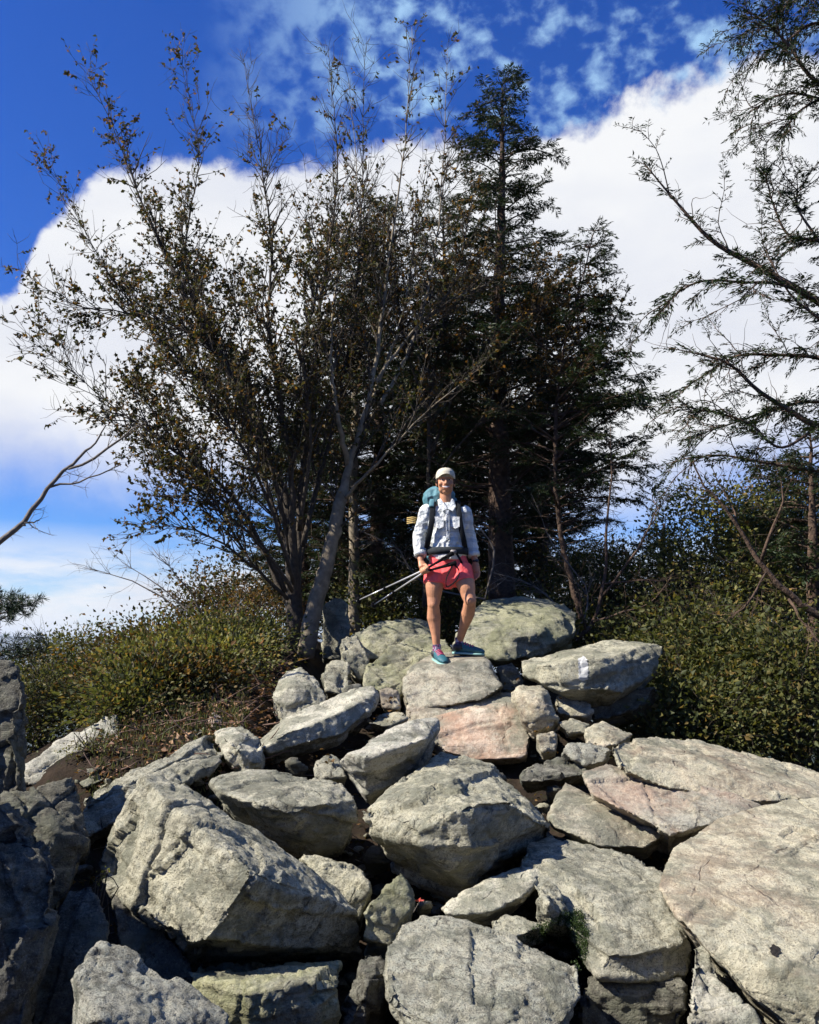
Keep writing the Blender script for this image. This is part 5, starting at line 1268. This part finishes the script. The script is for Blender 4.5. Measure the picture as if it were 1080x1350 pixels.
        bm = bmesh.new(); loft(bm, [(heel + t * d - upv * .043, w_ - .001, .005) for d, w_, hh, _ in sec], 20, hint=side_, power=4); q = bm_obj('outsole', bm, lug, root); q.parent = sh
        bm = bmesh.new(); loft(bm, [(heel + t * d + upv * (hh - .028), w_ + .0025, hh) for d, w_, hh, _ in sec[:3]], 20, hint=side_); loft(bm, [(a + np.array([0, 0, -.022]), .0455, .051), (a + np.array([0, 0, -.062]), .0465, .058)], 20); q = bm_obj('heel_panel', bm, dk, root); q.parent = sh
        for k in range(4):
            d = .095 + k * .022; c = heel + t * d + upv * (2 * float(np.interp(d, [q_[0] for q_ in sec], [q_[2] for q_ in sec])) - .030)
            bm = bmesh.new(); capsule(bm, [c - side_ * .028 - upv * .010, c + upv * .004, c + side_ * .028 - upv * .010], [.005, .005, .005], 8); q = bm_obj('lace', bm, pk, root); q.parent = sh
    # ---------------------------------------------------------- backpack, worn
    pk0 = J(586, 700, .22); pack = empty('backpack', pk0, 'teal and grey hiking backpack worn by the hiker, its lid showing beside her head', 'backpack')
    tealp = simple('teal_pack_cloth', (.07, .19, .23), .7, .2, 25, bump=.004); grp = simple('dark_pack_webbing', (.010, .012, .015), .9, .2, 40, spec=.15)
    bm = bmesh.new(); loft(bm, [(J(586, 742, .20), .11, .07), (J(586, 735, .21), .15, .10), (J(585, 700, .23), .160, .115), (J(584, 668, .22), .150, .105), (J(583, 658, .21), .12, .08)], 24, power=3); fuse('pack_body', bm, tealp, pack, vox=.007, smooth=2, wr=.008, wscale=10)
    bm = bmesh.new(); loft(bm, [(J(579, 664, .19), .135, .10), (J(578, 655, .18), .145, .11), (J(576, 648, .19), .125, .095), (J(575, 643.5, .19), .085, .06), (J(575, 642, .19), .03, .03)], 22, power=2.6); lid = fuse('lid', bm, tealp, pack, vox=.006, smooth=5, wr=.010, wscale=16)
    def strap(name, pts, w_, th, par, mat=grp, hint=(1, 0, 0)):
        bm = bmesh.new(); P = smooth_path([np.array(p) for p in pts], 5 * len(pts)); loft(bm, [(p, w_, th) for p in P], 12, hint=hint, power=3.5); bmesh.ops.recalc_face_normals(bm, faces=bm.faces); return bm_obj(name, bm, mat, par)
    strap('shoulder_strap', [J(571, 664, .14), J(571, 662.5, .04), J(570.5, 668, -.055), J(570, 682, -.108), J(567.5, 698, -.118), J(564, 715, -.09), J(562, 728, .02)], .024, .010, pack)
    strap('shoulder_strap', [J(603, 663, .14), J(604, 661.5, .04), J(604.5, 668, -.055), J(606, 682, -.108), J(608.5, 698, -.118), J(612, 715, -.09), J(614, 728, .02)], .022, .010, pack)
    strap('strap_pad', [J(570, 659.5, .03), J(569.5, 662, -.04), J(569, 668, -.078)], .022, .012, pack, tealp)
    bm = bmesh.new(); n_ = 40; rows = []
    for z_ in (0, 1):
        rows.append([[bm.verts.new(J(589.5, 727 - 0, 0) * 0 + J(589.5, 723 + 9 * z_, 0) + np.array([(.166 + g) * math.cos(a), (.120 + g) * math.sin(a), 0])) for a in [2 * math.pi * k / n_ for k in range(n_)]] for g in (0.0, .014)])
    for k in range(n_):
        l = (k + 1) % n_; a0, a1 = rows[0]; b0, b1 = rows[1]
        bm.faces.new((a1[k], a1[l], b1[l], b1[k])); bm.faces.new((a0[k], b0[k], b0[l], a0[l])); bm.faces.new((a0[k], a0[l], a1[l], a1[k])); bm.faces.new((b0[k], b1[k], b1[l], b0[l]))
    bmesh.ops.recalc_face_normals(bm, faces=bm.faces); belt = bm_obj('hip_belt', bm, simple('grey_hip_belt', (.028, .032, .036), .9, .3, 30, spec=.15), pack)
    bm = bmesh.new(); bmesh.ops.create_cube(bm, size=1, matrix=Matrix.Translation(Vector(J(598, 727.5, -.142))) @ Matrix.Diagonal((.05, .016, .034, 1))); bmesh.ops.bevel(bm, geom=bm.edges[:], offset=.005, segments=2, affect='EDGES'); q = bm_obj('buckle', bm, simple('grey_buckle', (.18, .16, .16), .5), pack)
    strap('belt_tail', [J(601, 728, -.140), J(607, 738, -.12), J(613, 752, -.08)], .009, .003, pack)
    # coiled yellow cord on the side of the pack
    for k in range(4):
        bm = bmesh.new(); capsule(bm, [J(537, 683 + k * 2.4, .16), J(545, 682 + k * 2.4, .13), J(552, 684 + k * 2.2, .15)], [.0055] * 3, 8); bm_obj('yellow_cord', bm, simple('yellow_cord', (.48, .34, .12), .8), pack)
    strap('side_strap', [J(551, 684, .16), J(556, 688, .17), J(566, 688, .18)], .008, .004, pack, hint=(0, 0, 1))
    # ---------------------------------------------------------- trekking poles in the hand
    alu = simple('pole_aluminium', (.62, .62, .62), .35, metallic=.6); foam = simple('black_grip_foam', (.007, .007, .008), .95, spec=.1)
    for label, g0, tip, off in (('upper trekking pole in the left hand of the picture, black grip up across the shorts', J(598, 729, -.20), J(467, 794, .45), .010), ('lower trekking pole in the same hand, wrist loop hanging from its grip over the shorts', J(602, 742, -.20), J(487, 801, .42), -.010)):
        hp = grip + wv * -off * 1.0 + fwd * .004
        r_ = empty('trekking_pole', hp, label, 'trekking pole')
        dn_ = unit(tip - hp); gu = unit(g0 - hp); Lg = np.linalg.norm(g0 - hp)
        bm = bmesh.new(); loft(bm, [(hp + gu * .02, .009, .009), (hp + gu * .10, .0105, .0105), (hp + gu * (Lg * .55), .012, .012), (hp + gu * (Lg - .10), .014, .014), (hp + gu * (Lg - .05), .0165, .0165), (hp + gu * (Lg - .005), .020, .020), (hp + gu * Lg, .012, .012)], 14, hint=(0, 0, 1)); bmesh.ops.recalc_face_normals(bm, faces=bm.faces); gr = bm_obj('grip', bm, foam, r_)
        bm = bmesh.new(); loft(bm, [(hp + gu * .03, .0075, .0075), (hp, .007, .007), (hp + dn_ * .25, .0065, .0065), (hp + (tip - hp) * .55, .006, .006)], 12, hint=(0, 0, 1)); bm_obj('shaft', bm, alu, r_)
        bm = bmesh.new(); loft(bm, [(hp + (tip - hp) * .545, .005, .005), (tip - dn_ * .03, .0045, .0045)], 12, hint=(0, 0, 1)); bm_obj('lower_shaft', bm, alu, r_)
        bm = bmesh.new(); loft(bm, [(tip - dn_ * .032, .006, .006), (tip, .0025, .0025)], 10, hint=(0, 0, 1)); bm_obj('tip', bm, foam, r_)
        bm = bmesh.new(); loft(bm, [(hp + (tip - hp) * .53, .011, .011), (hp + (tip - hp) * .56, .011, .011)], 12, hint=(0, 0, 1)); bm_obj('clamp', bm, foam, r_)
        bm = bmesh.new(); loft(bm, [(tip - dn_ * .075, .008, .008), (tip - dn_ * .070, .026, .026), (tip - dn_ * .064, .030, .030)], 16, hint=(0, 0, 1)); bm_obj('basket', bm, foam, r_)
        bm = bmesh.new(); tp = hp + gu * (Lg - .03); 
        lp = [tp, tp + np.array([.045, -.01, -.05]), tp + np.array([.030, -.015, -.13]), tp + np.array([-.05, -.012, -.19]), tp + np.array([-.055, -.005, -.12]), tp + np.array([-.018, -.008, -.04]), tp] if off < 0 else [tp, tp + np.array([-.02, -.012, -.03]), tp + np.array([-.06, -.012, -.045]), tp + np.array([-.07, -.01, -.03]), tp]
        P = smooth_path(lp, 26); loft(bm, [(p, .007, .002) for p in P], 8, hint=(0, .3, 1)); bmesh.ops.recalc_face_normals(bm, faces=bm.faces); q = bm_obj('wrist_loop', bm, foam, r_); q.parent = gr
    for nm_, p in (('L', aL + np.array([.02, -.07, 0])), ('R', aR + np.array([.07, -.02, 0]))):
        print('FOOT', nm_, 'sole z', round(p[2] - .115, 3), 'rock z', round(surf_z(p[0], p[1]), 3), 'at', p)
person()
# ------------------------------------------------------------------ the air over the far land
bm = bmesh.new(); bmesh.ops.create_cube(bm, size=1, matrix=Matrix.Translation((0, 0, 0)) @ Matrix.Diagonal((20500, 20500, 1, 1)))
zlo, zhi = float(ZZ.min()) - 1, max(float(ZZ.max()) + 5, 30)
for v in bm.verts: v.co.z = zlo if v.co.z < 0 else zhi
me = bpy.data.meshes.new('haze'); bm.to_mesh(me); bm.free()
hz = bpy.data.objects.new('haze', me); COL.objects.link(hz)
m = bpy.data.materials.new('air'); m.use_nodes = True; N = NT(m.node_tree)
pv = N.n('ShaderNodeVolumePrincipled', {'Color': (.72, .82, .96, 1), 'Density': .00013, 'Anisotropy': .2})
N.n('ShaderNodeOutputMaterial', {'Volume': pv.outputs[0]}); me.materials.append(m)
tag(hz, 'thin blue haze over the far valley', 'haze', kind='stuff')
print('HAZE', zlo, zhi)
